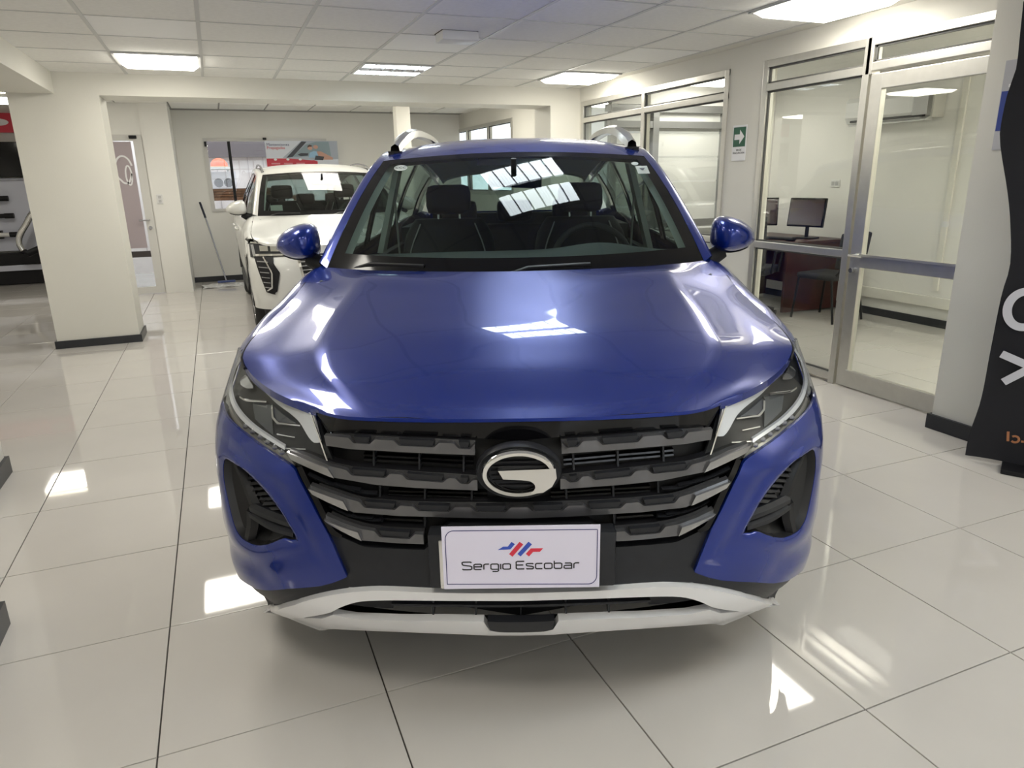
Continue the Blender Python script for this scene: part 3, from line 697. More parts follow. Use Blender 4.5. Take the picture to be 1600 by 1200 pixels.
    for sx in (-.37, .37):
        for yb, zb in ((2.36, .62),):
            back = []
            for z, y, hw, th in ((.60, 2.36, .25, .10), (.75, 2.40, .265, .12), (.95, 2.46, .265, .115), (1.12, 2.52, .245, .10), (1.21, 2.55, .19, .07)):
                back.append([(sx+hw*math.copysign(abs(math.cos(a))**.5, math.cos(a)), y+th*math.copysign(abs(math.sin(a))**.7, math.sin(a)), z) for a in np.linspace(0, 2*math.pi, 21)[:-1]])
            back = np.array(back); back = np.array([crom(back[:, j], 14) for j in range(20)]).transpose(1, 0, 2)
            b_ = MB().grid(back.tolist(), closed_u=True); o_ = len(b_.v); b_.f.append(tuple(range(o_-20, o_)))
            sb = obj('seat_back', b_, M_SEAT, root, 60)
            for k in (-1, 1): obj('seat_piping', MB().tube(crom([(sx+k*.20, 2.285, .66), (sx+k*.215, 2.335, .85), (sx+k*.205, 2.395, 1.04), (sx+k*.15, 2.45, 1.19)], 12), .004, 5), M_SEAM, sb, 60)
        obj('headrest', MB().rbox((sx, 2.555, 1.315), (.25, .10, .16), Matrix.Rotation(-.15, 3, 'X'), bev=.045), M_SEAT, root, 60)
        for dx in (-.06, .06): obj('headrest_post', MB().tube([(sx+dx, 2.55, 1.19), (sx+dx, 2.56, 1.28)], .007, 6), M_DARKCHROME, root, 60)
        obj('seat_cushion', MB().rbox((sx, 2.12, .56), (.50, .52, .16), bev=.05), M_SEAT, root, 60)
    obj('rear_seat', MB().rbox((0, 3.35, .82), (1.25, .14, .62), Matrix.Rotation(-.2, 3, 'X'), bev=.05).rbox((0, 3.10, .56), (1.25, .5, .16), bev=.05), M_SEAT, root, 60)
    for sx in (-.38, 0, .38): obj('headrest', MB().rbox((sx, 3.45, 1.21), (.24, .09, .14), bev=.035), M_SEAT, root, 60)
    mp = np.array([0, 1.70, 1.415]) if kind == 'blue' else np.array([0, 1.72, 1.42])
    obj('rear_view_mirror', MB().rbox(tuple(mp+np.array([.005, 0, 0])), (.235, .03, .065), Matrix.Rotation(.06, 3, 'Y'), bev=.014).tube([mp+np.array([0, 0, .02]), mp+np.array([0, -.02, .09])], .012, 8), M_BLACK, root, 60)
    for sg in (1, -1):   # inner pillar trim, grab line
        obj('inner_pillar_trim', MB().slab([[tuple(np.array([sg, 1, 1])*(ws(.945, r)+np.array([0, .025, -.01]))), tuple(np.array([sg, 1, 1])*(ws(.99, r)+np.array([.0, .10, -.01])))] for r in np.linspace(.06, .97, 10)], (-.03*sg, .02, 0)), M_INT2, root, 40)
        obj('seat_belt', MB().slab([[(sg*(.66-.02*t), 2.45-.01*t, 1.36-.6*t), (sg*(.66-.02*t), 2.50-.01*t, 1.36-.6*t)] for t in np.linspace(0, 1, 5)], (-.003*sg, 0, 0)), M_INT2, root)
        obj('inner_b_pillar', MB().slab([[(sg*(.64+.12*t), 2.40, 1.49-.45*t), (sg*(.64+.12*t), 2.52, 1.49-.45*t)] for t in np.linspace(0, 1, 6)], (-.03*sg, 0, 0)), M_INT2, root)
    # wheels
    for sg in (1, -1):
        for a in (AX_F, AX_R):
            xo = sg*.895
            prof = [(.235, -.22), (.30, -.225), (.33, -.215), (.345, -.18), (.345, -.045), (.332, -.012), (.30, 0), (.24, -.004)]
            wh = obj('tyre', MB().lathe([(r, h*sg) for r, h in prof], (xo, a, TR), 'x', 40), M_RUBBER, root, 50)
            rim = MB().lathe([(r, h*sg) for r, h in ((.238, -.004), (.228, -.006), (.222, -.03), (.215, -.18))], (xo, a, TR), 'x', 40)
            rim.lathe([(r, h*sg) for r, h in ((0, -.018), (.04, -.018), (.05, -.03), (.05, -.07))], (xo, a, TR), 'x', 20)
            for k in range(5):
                t = 2*math.pi*k/5+.3
                for dt in (-.13, .13):
                    rim.tube([(xo-.03*sg, a+.035*math.cos(t), TR+.035*math.sin(t)), (xo-.016*sg, a+.226*math.cos(t+dt), TR+.226*math.sin(t+dt))], [.018, .014], 6)
            obj('rim', rim, M_DARKCHROME, wh, 40)
            obj('brake_disc', MB().lathe([(0, -.10*sg), (.16, -.10*sg), (.16, -.12*sg)], (xo, a, TR), 'x', 24), M_DARKCHROME, wh, 40)
    # wipers
    for xa, xb in ((-.62, -.12), (-.03, .50)):
        pts = [ws(0, 0)*0+np.array([x, .99+.27*(abs(x)/.738)**2.2+.05, 1.098+.012*(abs(x)/.7)**2+.001*k]) for k, x in enumerate(np.linspace(xa, xb, 8))]
        wp = obj('wiper', MB().tube(pts, .006, 6), M_BLACK, root, 60)
        obj('wiper_arm', MB().tube([pts[0]+np.array([0, -.03, -.01]), pts[1]+np.array([0, -.012, .012]), pts[4]+np.array([0, -.004, .012])], .009, 6), M_BLACK, wp, 60)
    obj('cowl_panel', MB().grid(mirror_cols([[(x, .97+.27*(x/.738)**2.2+dy, 1.072+dz_) for x in np.linspace(0, .62, 12)] for dy, dz_ in ((-.02, -.01), (.03, .012), (.10, .012))])), M_BLACK, root, 40)

    return ws

def door_mirror(root, paint, sg, lower):
    """outline of the housing seen from the front (x from the car axis, z), tapering back"""
    o = [(1.030, 1.150), (1.022, 1.186), (.985, 1.222), (.93, 1.247), (.875, 1.254), (.842, 1.240), (.830, 1.188), (.834, 1.130), (.87, 1.110), (.93, 1.105), (.99, 1.120)]
    o = np.array(o); c = o.mean(0); n = 28
    loop = crom(np.vstack([o, o[:1]]), n+1)[:-1]
    G = []
    for t, k in ((1.585, .95), (1.575, .99), (1.55, 1.0), (1.51, .98), (1.475, .91), (1.445, .79), (1.425, .64), (1.410, .44), (1.403, .24), (1.400, .02)):
        G.append([(sg*(c[0]+(p[0]-c[0])*k), t+.05*(p[0]-c[0])/.1*k, c[1]+(p[1]-c[1])*k+.004*(1-k)) for p in loop])
    r = obj('mirror_housing', MB().grid(G, closed_u=True), paint, root, 60)
    lowp = [[(sg*(c[0]+(p[0]-c[0])*k*1.012), t-.002+.05*(p[0]-c[0])/.1*k, c[1]+(p[1]-c[1])*k*1.02-.002) for p in loop[20:27]] for t, k in ((1.585, .97), (1.55, 1.0), (1.51, .98), (1.475, .91))]
    obj('mirror_underside', MB().grid(lowp), lower, r, 60)
    obj('mirror_glass', MB().grid([[(sg*(c[0]+(p[0]-c[0])*k), 1.586+.05*(p[0]-c[0])/.1*k, c[1]+(p[1]-c[1])*k) for p in loop] for k in (.94, .5, .02)], closed_u=True), M_CHROME, r, 60)
    obj('mirror_stalk', MB().tube([(sg*.875, 1.49, 1.115), (sg*.835, 1.48, 1.090), (sg*.785, 1.46, 1.075)], [.035, .038, .045], 10, sx=.6), M_BLACK, r, 60)
# ------------------------------------------------------------------ blue car
ca = YAW+CAR_AZ
blue = thing('suv', 'metallic blue SUV with chrome emblem facing the camera', 'car', (CARD*math.sin(ca), CARD*math.cos(ca), 0), -ca)
WSB = car_body(blue, M_BLUE, 'blue')
for sg in (1, -1): door_mirror(blue, M_BLUE, sg, M_BLACK)
def both(name, G, m, thick, smooth=40, label=None):
    out = []
    for sg in (-1, 1):
        A = np.array(G)*np.array([sg, 1, 1]); out.append(obj(name, MB().slab(A, (0, thick, 0)), m, blue, smooth, label=label))
    return out
def full(name, G, m, thick, smooth=40, label=None, parent=None):
    A = np.array(G).copy(); A[:, 0, 0] = 0
    return obj(name, MB().slab(mirror_cols(A), (0, thick, 0)), m, parent or blue, smooth, label=label)
# black mask behind the grille (recessed) and lower valance
full('grille_backing', loft([(810, 656), (720, 656), (573, 653), (492, 648)], [(815, 925), (700, 925), (600, 922), (540, 912)], 30, 14, .060), mat('grille_void', (.006, .006, .007), .6), .02)
M_BAR = mat('grille_bar_grey', (.17, .17, .18), .30, .7)
# gloss black upper strip
full('grille_header', loft([(810, 655.5), (720, 655), (573, 651.5), (491, 645)], [(811, 690), (740, 686), (620, 681), (506, 680)], 30, 6, .006, offb=.02), M_GLOSSB, .03)
# lower valance
full('lower_valance', loft([(813, 822), (700, 822), (662, 863), (566, 858), (512, 834)], [(815, 926), (700, 925), (625, 923), (585, 923), (543, 922)], 40, 8, .012, curve=False), M_SATIN, .03)
both('valance_wing', loft([(514, 838), (528, 870), (543, 903), (500, 917), (450, 921), (400, 921), (382, 910), ('s', .95, .300), ('s', 1.06, .305)], [(545, 921), (540, 923), (531, 926), (500, 933), (478, 938), (440, 949), (416, 956), ('s', .90, .245), ('s', 1.06, .235)], 40, 6, .012), M_SATIN, .03)
# grey bars with castellated upper edges and black blocks
def bar(low, bottom, teeth, hgt, x_in, parent_name, center):
    """low: polyline of the low top edge (centre->outer), bottom: bottom edge; teeth: px x-ranges where the edge is low"""
    lx = np.array(low, float); bx = np.array(bottom, float)
    xs = np.linspace(x_in, lx[-1, 0], 120)
    def lowy(x): return np.interp(-x, -lx[:, 0], lx[:, 1])
    def boty(x): return np.interp(-x, -bx[:, 0], bx[:, 1])
    def raise_(x):
        r = 1.
        for a, b in teeth: r = min(r, 1-min(1, max(0, min((x-a)/8+.5, (b-x)/8+.5))))
        return r
    top = [(x, lowy(x)-hgt*raise_(x)) for x in xs]; bot = [(x, boty(x)) for x in xs]
    G = loft(top, bot, 120, 5, -.006, curve=False, offb=.002)
    blocks = []
    for a, b in teeth:
        xa = np.linspace(b-4, a+4, 6)
        if xa[0] > center: xa = np.linspace(center, a+4, 6)
        t = [(x, lowy(x)-hgt-2.5) for x in xa]; bt = [(x, lowy(x)-1.0) for x in np.linspace(xa[0]-(0 if xa[0] == center else 3), xa[-1]+3, 6)]
        blocks.append(loft(t, bt, 8, 3, -.006, curve=False, offb=-.002))
    # dark band above
    band = loft([(x, lowy(x)-hgt-5) for x in xs[::4]], [(x, lowy(x)+1) for x in xs[::4]], 30, 3, .012, curve=False, offb=.004)
    return G, blocks, band
BARS = [
    dict(low=[(744, 702), (690, 699.5), (616, 696), (550, 692), (509, 689)], bottom=[(744, 711.5), (653, 708), (547, 702), (514, 697)], teeth=[(713, 738), (620, 683), (550, 583)], hgt=8, x_in=742, full=False),
    dict(low=[(748, 757), (663, 751), (607, 746.5), (547, 742), (519, 736), (486, 722), (455, 712)], bottom=[(750, 767), (653, 763), (587, 758), (523, 747), (487, 733), (456, 719)], teeth=[(716, 736), (633, 697), (547, 607)], hgt=7.5, x_in=746, full=False),
    dict(low=[(812, 799.5), (700, 799), (640, 797.5), (570, 792.5), (545, 786), (512, 774), (487, 765)], bottom=[(812, 810.5), (737, 810), (620, 806.5), (552, 801), (489, 772)], teeth=[(740, 794), (650, 707), (567, 622)], hgt=7.5, x_in=811.9, full=True),
    dict(low=[(664, 842), (600, 838.5), (566, 833), (536, 823), (511, 812)], bottom=[(664, 851), (620, 849.5), (566, 845), (514, 818)], teeth=[(590, 645)], hgt=8, x_in=662, full=False),
]
for k, bd in enumerate(BARS):
    G, blocks, band = bar(bd['low'], bd['bottom'], bd['teeth'], bd['hgt'], bd['x_in'], '', cx_at(800))
    if bd['full']:
        gb = full('grille_bar', G, M_BAR, .02, 30); full('bar_shroud', band, M_BLACK, .03, 30, parent=gb)
        for b in blocks:
            for sg in (-1, 1): obj('bar_block', MB().slab(np.array(b)*np.array([sg, 1, 1]), (0, .015, 0)), M_SATIN, gb, 30)
    else:
        for sg in (-1, 1):
            gb = obj('grille_bar', MB().slab(np.array(G)*np.array([sg, 1, 1]), (0, .02, 0)), M_BAR, blue, 30)
            obj('bar_shroud', MB().slab(np.array(band)*np.array([sg, 1, 1]), (0, .03, 0)), M_BLACK, gb, 30)
            for b in blocks: obj('bar_block', MB().slab(np.array(b)*np.array([sg, 1, 1]), (0, .015, 0)), M_SATIN, gb, 30)
for tp_, bt_ in (([(453, 708.5), (486, 720.5), (516, 731)], [(456, 718.5), (487, 732.5), (523, 747)]), ([(485.5, 762), (512, 772), (539, 781.5)], [(489, 772), (517, 786), (545, 798)]), ([(510, 810), (536, 820.5), (562, 829)], [(514, 818), (540, 832), (566, 844.5)])):
    both('bar_wing', loft(tp_, bt_, 14, 4, -.012, offb=-.004), mat('bar_wing_silver', (.42, .42, .43), .25, .85), .015)
# slots between the bars: fins and ribs
for (xa, ya, xb, yb) in ((738, 722, 560, 712), (738, 729, 560, 719), (760, 775, 600, 771), (760, 782, 600, 777), (655, 818, 590, 815)):
    both('grille_fin', loft([(xa, ya), ((xa+xb)/2, (ya+yb)/2), (xb, yb)], [(xa, ya+3), ((xa+xb)/2, (ya+yb)/2+3), (xb, yb+3)], 12, 2, .03), M_GLOSSB, .02)
for x, y0, y1 in ((724, 713, 741), (653, 710, 738), (580, 706, 732), (737, 768, 790), (662, 764, 788), (590, 760, 784), (662, 812, 830)):
    both('grille_rib', loft([(x, y0), (x-3, y0)], [(x, y1), (x-3, y1)], 2, 5, .022, curve=False), M_SATIN, .03)
for pts in ([(518, 757), (560, 771), (586, 773)], [(548, 806), (575, 815), (594, 815)], [(478, 742), (520, 760), (560, 768)], [(512, 793), (545, 808), (580, 812)]):
    both('side_blade', loft(pts, [(x, y+6) for x, y in pts], 12, 3, .006, offb=.02), M_SATIN, .02)
# grille outer frame
both('grille_frame', loft([(462, 730), (477, 762), (496, 800), (513, 834), (530, 842)], [(470, 728), (487, 763), (505, 798), (520, 828), (534, 838)], 20, 3, .004), M_GLOSSB, .03)

# emblem
def cpt(x, y, yy): return cy_(x, y, yy)*np.array([1 if x > cx_at(y) else -1, 1, 1])
YE = .005
ce0 = cpt(807.5+2.5, 737, YE); sx_ = abs(cpt(867, 737, YE)[0]-cpt(747, 737, YE)[0])/2; sz_ = abs(cpt(808, 700.6, YE)[2]-cpt(808, 773.5, YE)[2])/2
EZ = ce0[2]
def ell(rx, rz, n=56, a0=0, a1=2*math.pi): return [(rx*math.cos(a), rz*math.sin(a)) for a in np.linspace(a0, a1, n)]
def ering(prof, c, n=56):
    """prof: list of (rx, rz, y)"""
    return [[(c[0]+rx*math.cos(a), y, c[1]+rz*math.sin(a)) for a in np.linspace(0, 2*math.pi, n+1)[:-1]] for rx, rz, y in prof]
em = obj('emblem_base', MB().grid(ering([(sx_*1.12, sz_*1.15, .03), (sx_*1.12, sz_*1.15, .010), (sx_*1.09, sz_*1.11, -.002), (sx_*1.0, sz_*1.0, .006), (sx_*.3, sz_*.3, .012), (.0005, .0005, .012)], (0, EZ)), closed_u=True), M_SATIN, blue, 40, label='black oval badge with chrome letter')
for k in range(7):
    obj('emblem_slat', MB().box(-sx_*.72, sx_*.72, .002, .010, EZ-sz_*.6+k*sz_*.2, EZ-sz_*.6+k*sz_*.2+.004), M_BLACK, em)
obj('emblem_ring', MB().grid(ering([(sx_*1.0, sz_*1.0, .006), (sx_*.985, sz_*.98, -.008), (sx_*.93, sz_*.92, -.015), (sx_*.83, sz_*.79, -.014), (sx_*.79, sz_*.745, -.008), (sx_*.78, sz_*.73, .006)], (0, EZ)), closed_u=True), M_CHROME, em, 50)
# the letter: bar entering from the right, hooking down into the ring
def e2(zx, zy): return ((zx-677)/277*sx_, (263-zy)/168*sz_)
outer = [e2(940, 222), e2(530, 232), e2(565, 292), e2(700, 300), e2(765, 312), e2(795, 345), e2(785, 375), e2(760, 398), e2(850, 392), e2(915, 350), e2(948, 290)]
lt = MB()
lo = crom(np.array(outer[3:9]), 14)
poly = [outer[0], outer[1], outer[2]]+[tuple(p) for p in lo]+outer[9:]
lt.prism([(a, EZ+b) for a, b in poly], 'xz', -.015, .006)
obj('emblem_letter', lt, M_CHROME, em)

# plate board
c4 = [cpt(*p, -.022) for p in ((691.4, 820.8), (935.5, 821.6), (938.4, 918.5), (692, 917))]
PX0, PX1 = (c4[0][0]+c4[3][0])/2, (c4[1][0]+c4[2][0])/2; PZ1, PZ0 = (c4[0][2]+c4[1][2])/2, (c4[2][2]+c4[3][2])/2
hb = obj('plate_holder', MB().rbox(((PX0+PX1)/2+.002, .012, (PZ0+PZ1)/2-.016), (PX1-PX0+.075, .05, PZ1-PZ0-.02), bev=.006), M_SATIN, blue, 40)
obj('plate_frame', MB().rbox(((PX0+PX1)/2-.006, -.016, (PZ0+PZ1)/2-.020), (PX1-PX0+.006, .008, PZ1-PZ0-.035), bev=.003), M_CHROME, hb, 40)
pl = obj('plate_board', MB().box(PX0, PX1, -.025, -.021, PZ0, PZ1), mat('plate_white', (.76, .73, .88), .3), blue, label='white dealer plate with blue and red logo')
def pp(zx, zy): return PX0+(zx-145)/(1275-145)*(PX1-PX0), PZ1+(zy-650)/(1096-650)*(PZ0-PZ1)
mkp = lambda a, b, h: (a, h, b)
M_NAVY = mat('navy_print', (.03, .03, .16), .5); M_LBLUE = mat('blue_print', (.04, .09, .50), .45); M_LRED = mat('crimson_print', (.70, .035, .07), .45)
bl = [pp(1255, 683)]+[pp(1195+60*math.cos(a), 1012+60*math.sin(a)) for a in np.linspace(0, math.pi/2, 8)]+[pp(170, 1060)]+[pp(230-60*math.cos(a), 736-60*math.sin(a)) for a in np.linspace(0, math.pi/2, 8)]+[pp(1255, 680)]
obj('plate_border', MB().ribbon(bl, .0018, mkp, -.0250, -.0256), M_NAVY, pl)
for m_l, poly in ((M_LBLUE, [(545, 815), (582, 793), (616, 793), (642, 760), (666, 776), (634, 812)]), (M_LRED, [(624, 846), (700, 760), (726, 779), (648, 865)]),
                  (M_LBLUE, [(684, 846), (764, 760), (788, 779), (706, 864)]), (M_LRED, [(744, 846), (780, 808), (868, 808), (845, 832), (797, 832), (766, 865)])):
    obj('plate_logo', MB().prism([pp(*q) for q in poly], 'xz', -.0258, -.0250), m_l, pl)
GL = {'S': (.78, [[(.75, .9), (.66, 1), (.1, 1), (0, .9), (.02, .68), (.12, .58), (.64, .46), (.76, .36), (.76, .1), (.66, 0), (.1, 0), (0, .1)]]),
      'e': (.62, [[(.02, .36), (.6, .36), (.6, .6), (.5, .7), (.1, .7), (0, .6), (0, .1), (.1, 0), (.58, 0)]]),
      'r': (.40, [[(0, 0), (0, .58), (.12, .7), (.42, .7)]]),
      'g': (.62, [[(.6, 0), (.1, 0), (0, .1), (0, .6), (.1, .7), (.5, .7), (.6, .6), (.6, -.18), (.5, -.28), (.12, -.28)]]),
      'i': (.02, [[(0, 0), (0, .7)]]),
      'o': (.62, [[(.3, 0), (.1, 0), (0, .1), (0, .6), (.1, .7), (.5, .7), (.6, .6), (.6, .1), (.5, 0), (.3, 0)]]),
      'E': (.64, [[(.64, 1), (.1, 1), (0, .9), (0, .1), (.1, 0), (.64, 0)], [(0, .52), (.56, .52)]]),
      's': (.58, [[(.56, .64), (.5, .7), (.08, .7), (0, .62), (.02, .46), (.1, .4), (.46, .32), (.56, .24), (.56, .08), (.48, 0), (.06, 0), (0, .06)]]),
      'c': (.54, [[(.54, .7), (.1, .7), (0, .6), (0, .1), (.1, 0), (.54, 0)]]),
      'b': (.62, [[(0, 1), (0, .1), (.1, 0), (.5, 0), (.6, .1), (.6, .6), (.5, .7), (.1, .7), (0, .62)]]),
      'a': (.62, [[(.06, .7), (.5, .7), (.6, .6), (.6, 0), (.1, 0), (0, .08), (0, .3), (.1, .39), (.6, .39)]]), ' ': (.12, [])}
tot = sum(GL[c][0]+.155 for c in 'Sergio Escobar'); xa_, za_ = pp(283, 955); xb_, _ = pp(1140, 955); kx = (xb_-xa_)/tot; kz = (za_-0)*0+abs(pp(0, 955)[1]-pp(0, 900)[1])
cur = xa_; lt = MB()
for c in 'Sergio Escobar':
    wd, strokes = GL[c]
    for st in strokes: lt.ribbon([(cur+a*kx, za_+b*kz) for a, b in st], .0030, mkp, -.0250, -.0257)
    cur += (wd+.155)*kx
obj('plate_lettering', lt, M_PRINTB, pl)

# skid plate (silver) with lower grille
M_SILV = mat('silver_skid_paint', (.86, .86, .88), .28, .15, coat=.5)
full('skid_top_band', loft([(816, 923), (740, 923), (668, 922), (623, 920), (584, 919.5), (531, 924.5), (479, 936.5), (440, 948), (416, 955)], [(816, 936.5), (740, 936.5), (650, 936), (597, 936), (563, 938), (537, 945.5), (515, 955), (470, 962.5), (417, 956)], 50, 6, -.010, offb=-.006), M_SILV, .03, 30)
def dense(P, k=8): return [tuple(np.array(p)+(np.array(q)-np.array(p))*t/k) for p, q in zip(P[:-1], P[1:]) for t in range(k)]+[P[-1]]
def loft_idx(top, bot, m, off, offb):
    A, B = sz(dense(top)), sz(dense(bot)); return [So(np.maximum((A+(B-A)*t)[:, 0], 0), (A+(B-A)*t)[:, 1], off+(offb-off)*t) for t in np.linspace(0, 1, m)]
full('skid_lower_band', loft_idx([(816, 984), (765, 982), (756, 969), (623, 967), (557, 964.5), (521, 958.5), (504, 965)], [(816, 997), (765, 997), (750, 996), (620, 991), (560, 988.5), (524, 986.5), (496, 987)], 6, -.006, .006), M_SILV, .03, 30)
both('skid_wing', loft_idx([(505, 964.5), (470, 962.5), (440, 959.5), (416, 955)], [(497, 987), (468, 976), (443, 965.5), (417, 957)], 5, -.005, .006), M_SILV, .03, 30)
full('lower_grille_void', loft([(816, 934), (700, 934), (597, 934), (560, 937), (517, 954)], [(816, 988), (700, 972), (620, 969), (556, 966), (517, 958)], 24, 5, .05), mat('grille_void', (.006, .006, .007), .6), .01)
full('lower_fin', loft([(816, 950), (700, 949.5), (609, 948)], [(816, 953.5), (700, 953), (609, 951)], 16, 2, .012), M_SATIN, .03)
for x in (676, 744): both('lower_rib', loft([(x, 937), (x-3, 937)], [(x, 968), (x-3, 968)], 2, 4, .018, curve=False), M_SATIN, .03)
full('lower_rib_centre', loft([(816, 937), (813.5, 937)], [(816, 968), (813.5, 968)], 2, 4, .018, curve=False), M_SATIN, .03)
full('tow_cover', loft([(816, 969), (780, 969), (762, 968)], [(816, 984), (780, 983.5), (766, 981)], 8, 4, -.008), M_SATIN, .03)
both('lower_cheek', loft([(609, 938), (575, 939), (525, 955)], [(609, 966), (570, 964), (525, 957)], 10, 4, .03), M_BLACK, .01)
# chin under the nose
full('chin_panel', [[tuple(p) for p in So(np.linspace(0, 1.0, 20), np.full(20, z), .05)] for z in (.26, .23, .20)], M_BLACK, .04)

# blue bumper corner with a recess
fog = [(341, 732), (344, 719), (357, 722), (380, 740), (406, 766), (428, 794), (444, 820), (457, 842), (458, 850), (440, 844), (420, 851), (400, 856), (386, 853), (370, 843), (360, 827), (350, 790), (343, 757)]
z_arch = [.300, .42, .54, .64, .72, .765]
arch_pts = []
def s_at_y(y): return float(np.interp(y, _y[60:], _s[60:]))
for z in z_arch[::-1]:
    yy = .905-math.sqrt(max(0, .42**2-(z-.345)**2)) if z < .764 else .72
    arch_pts.append(('s', s_at_y(yy), z))
outl = [(347, 628), (356.5, 654), (392, 685), (430, 712), (455, 728), (461, 735), (474, 762), (487, 787), (512, 833), (528, 869), (543, 902), (520, 911), (500, 916), (450, 920), (400, 920), (381, 909), ('s', .95, .296)]+arch_pts[::-1]+[('s', s_at_y(.60), .778)]
fo, bo = sz(fog), sz(outl)
cen = sz([(385, 795)])[0]
def polar(loop, c, ang, smooth=True):
    P = np.vstack([loop, loop[:1]]); 
    P = lin(P, 400); d = P-c; a = np.unwrap(np.arctan2(d[:, 1], d[:, 0])); r = np.hypot(d[:, 0], d[:, 1])
    if a[-1] < a[0]: a, r = -a, r; ang = -ang
    o_ = np.argsort(a % (2*math.pi)); return np.interp(ang % (2*math.pi), (a % (2*math.pi))[o_], r[o_], period=2*math.pi)
ang = np.linspace(0, 2*math.pi, 121)[:-1]
ki = sorted(set(np.round((np.arctan2(bo[:, 1]-cen[1], bo[:, 0]-cen[0]) % (2*math.pi))/(2*math.pi)*120).astype(int) % 120))
for k_, p in zip(np.round((np.arctan2(bo[:, 1]-cen[1], bo[:, 0]-cen[0]) % (2*math.pi))/(2*math.pi)*120).astype(int) % 120, bo):
    ang[k_] = np.arctan2(p[1]-cen[1], p[0]-cen[0]) % (2*math.pi)      # snap samples to the corners
ang = np.sort(ang)
fs = crom(np.vstack([fo, fo[:1]]), 200)[:-1]
ri, ro = polar(fs, cen, ang), polar(bo, cen, ang); ro = np.maximum(ro, ri+.004)
def pring(rad, off): return So(cen[0]+rad*np.cos(ang), cen[1]+rad*np.sin(ang), np.asarray(off)*np.ones_like(ang))
rings = []
for t in (0, .04, .1, .18, .28, .38, .48, .58, .68, .78, .88, 1):
    rad = ri+(ro-ri)*t; zz_ = cen[1]+rad*np.sin(ang); ss_ = cen[0]+rad*np.cos(ang)
    rings.append(pring(rad, .012*(1-t)**8+.007*math.exp(-((t-.35)/.2)**2)+.006*np.exp(-((zz_-.40)/.035)**2)*sm((ss_-.66)/.08)*(1-sm((ss_-.98)/.1))*(t < 1)))
rings = [pring(ri, .024)]+rings
rings.append(rings[-1]+np.array([0, .012, 0]))
for sg in (-1, 1):
    bp_ = obj('bumper_corner', MB().grid((np.array(rings)*np.array([sg, 1, 1])).tolist(), closed_u=True), M_BLUE, blue, 50)
    rec = [pring(ri*1.0, .014), pring(ri*.97, .035), pring(ri*.6, .065), pring(ri*.25, .05), pring(ri*.02, .045)]
    fr = obj('bumper_recess', MB().grid((np.array(rec)*np.array([sg, 1, 1])).tolist(), closed_u=True), mat('recess_black', (.012, .012, .013), .5), bp_, 30)
    # three-armed brace
    def brace(pts, wd, off):
        a = lin(sz(pts), 8); G = [So(a[:, 0], a[:, 1]+wd/2, off+.012), So(a[:, 0], a[:, 1]+wd/5, off), So(a[:, 0], a[:, 1]-wd/5, off), So(a[:, 0], a[:, 1]-wd/2, off+.014)]
        return (np.array(G)*np.array([sg, 1, 1]))
    def vbrace(pts, wd, off):
        a = lin(sz(pts), 8); G = [So(a[:, 0]+wd/2, a[:, 1], off+.012), So(a[:, 0]+wd/5, a[:, 1], off), So(a[:, 0]-wd/5, a[:, 1], off), So(a[:, 0]-wd/2, a[:, 1], off+.014)]
        return (np.array(G)*np.array([sg, 1, 1]))
    obj('recess_brace', MB().slab(vbrace([(352, 728), (366, 760), (379, 795)], .05, .026), (0, .02, 0)), M_BLACK, fr, 30)
    obj('recess_brace', MB().slab(brace([(380, 799), (415, 815), (448, 826)], .030, .018), (0, .02, 0)), M_SATIN, fr, 30)
    obj('recess_brace', MB().slab(brace([(382, 808), (415, 829), (452, 840)], .026, .014), (0, .02, 0)), M_SATIN, fr, 30)
    obj('recess_brace', MB().slab(vbrace([(380, 803), (380, 825), (376, 848)], .05, .016), (0, .02, 0)), M_BLACK, fr, 30)
    for k in range(7):
        y = 752+k*8.5; a = (365+k*5.5, y); b = (385+k*8.5, y-3)
        g_ = lin(sz([a, b]), 5); obj('recess_louvre', MB().slab((np.array([So(g_[:, 0], g_[:, 1]+.004, .04), So(g_[:, 0], g_[:, 1]-.004, .034)])*np.array([sg, 1, 1])), (0, .01, 0)), M_SATIN, fr)

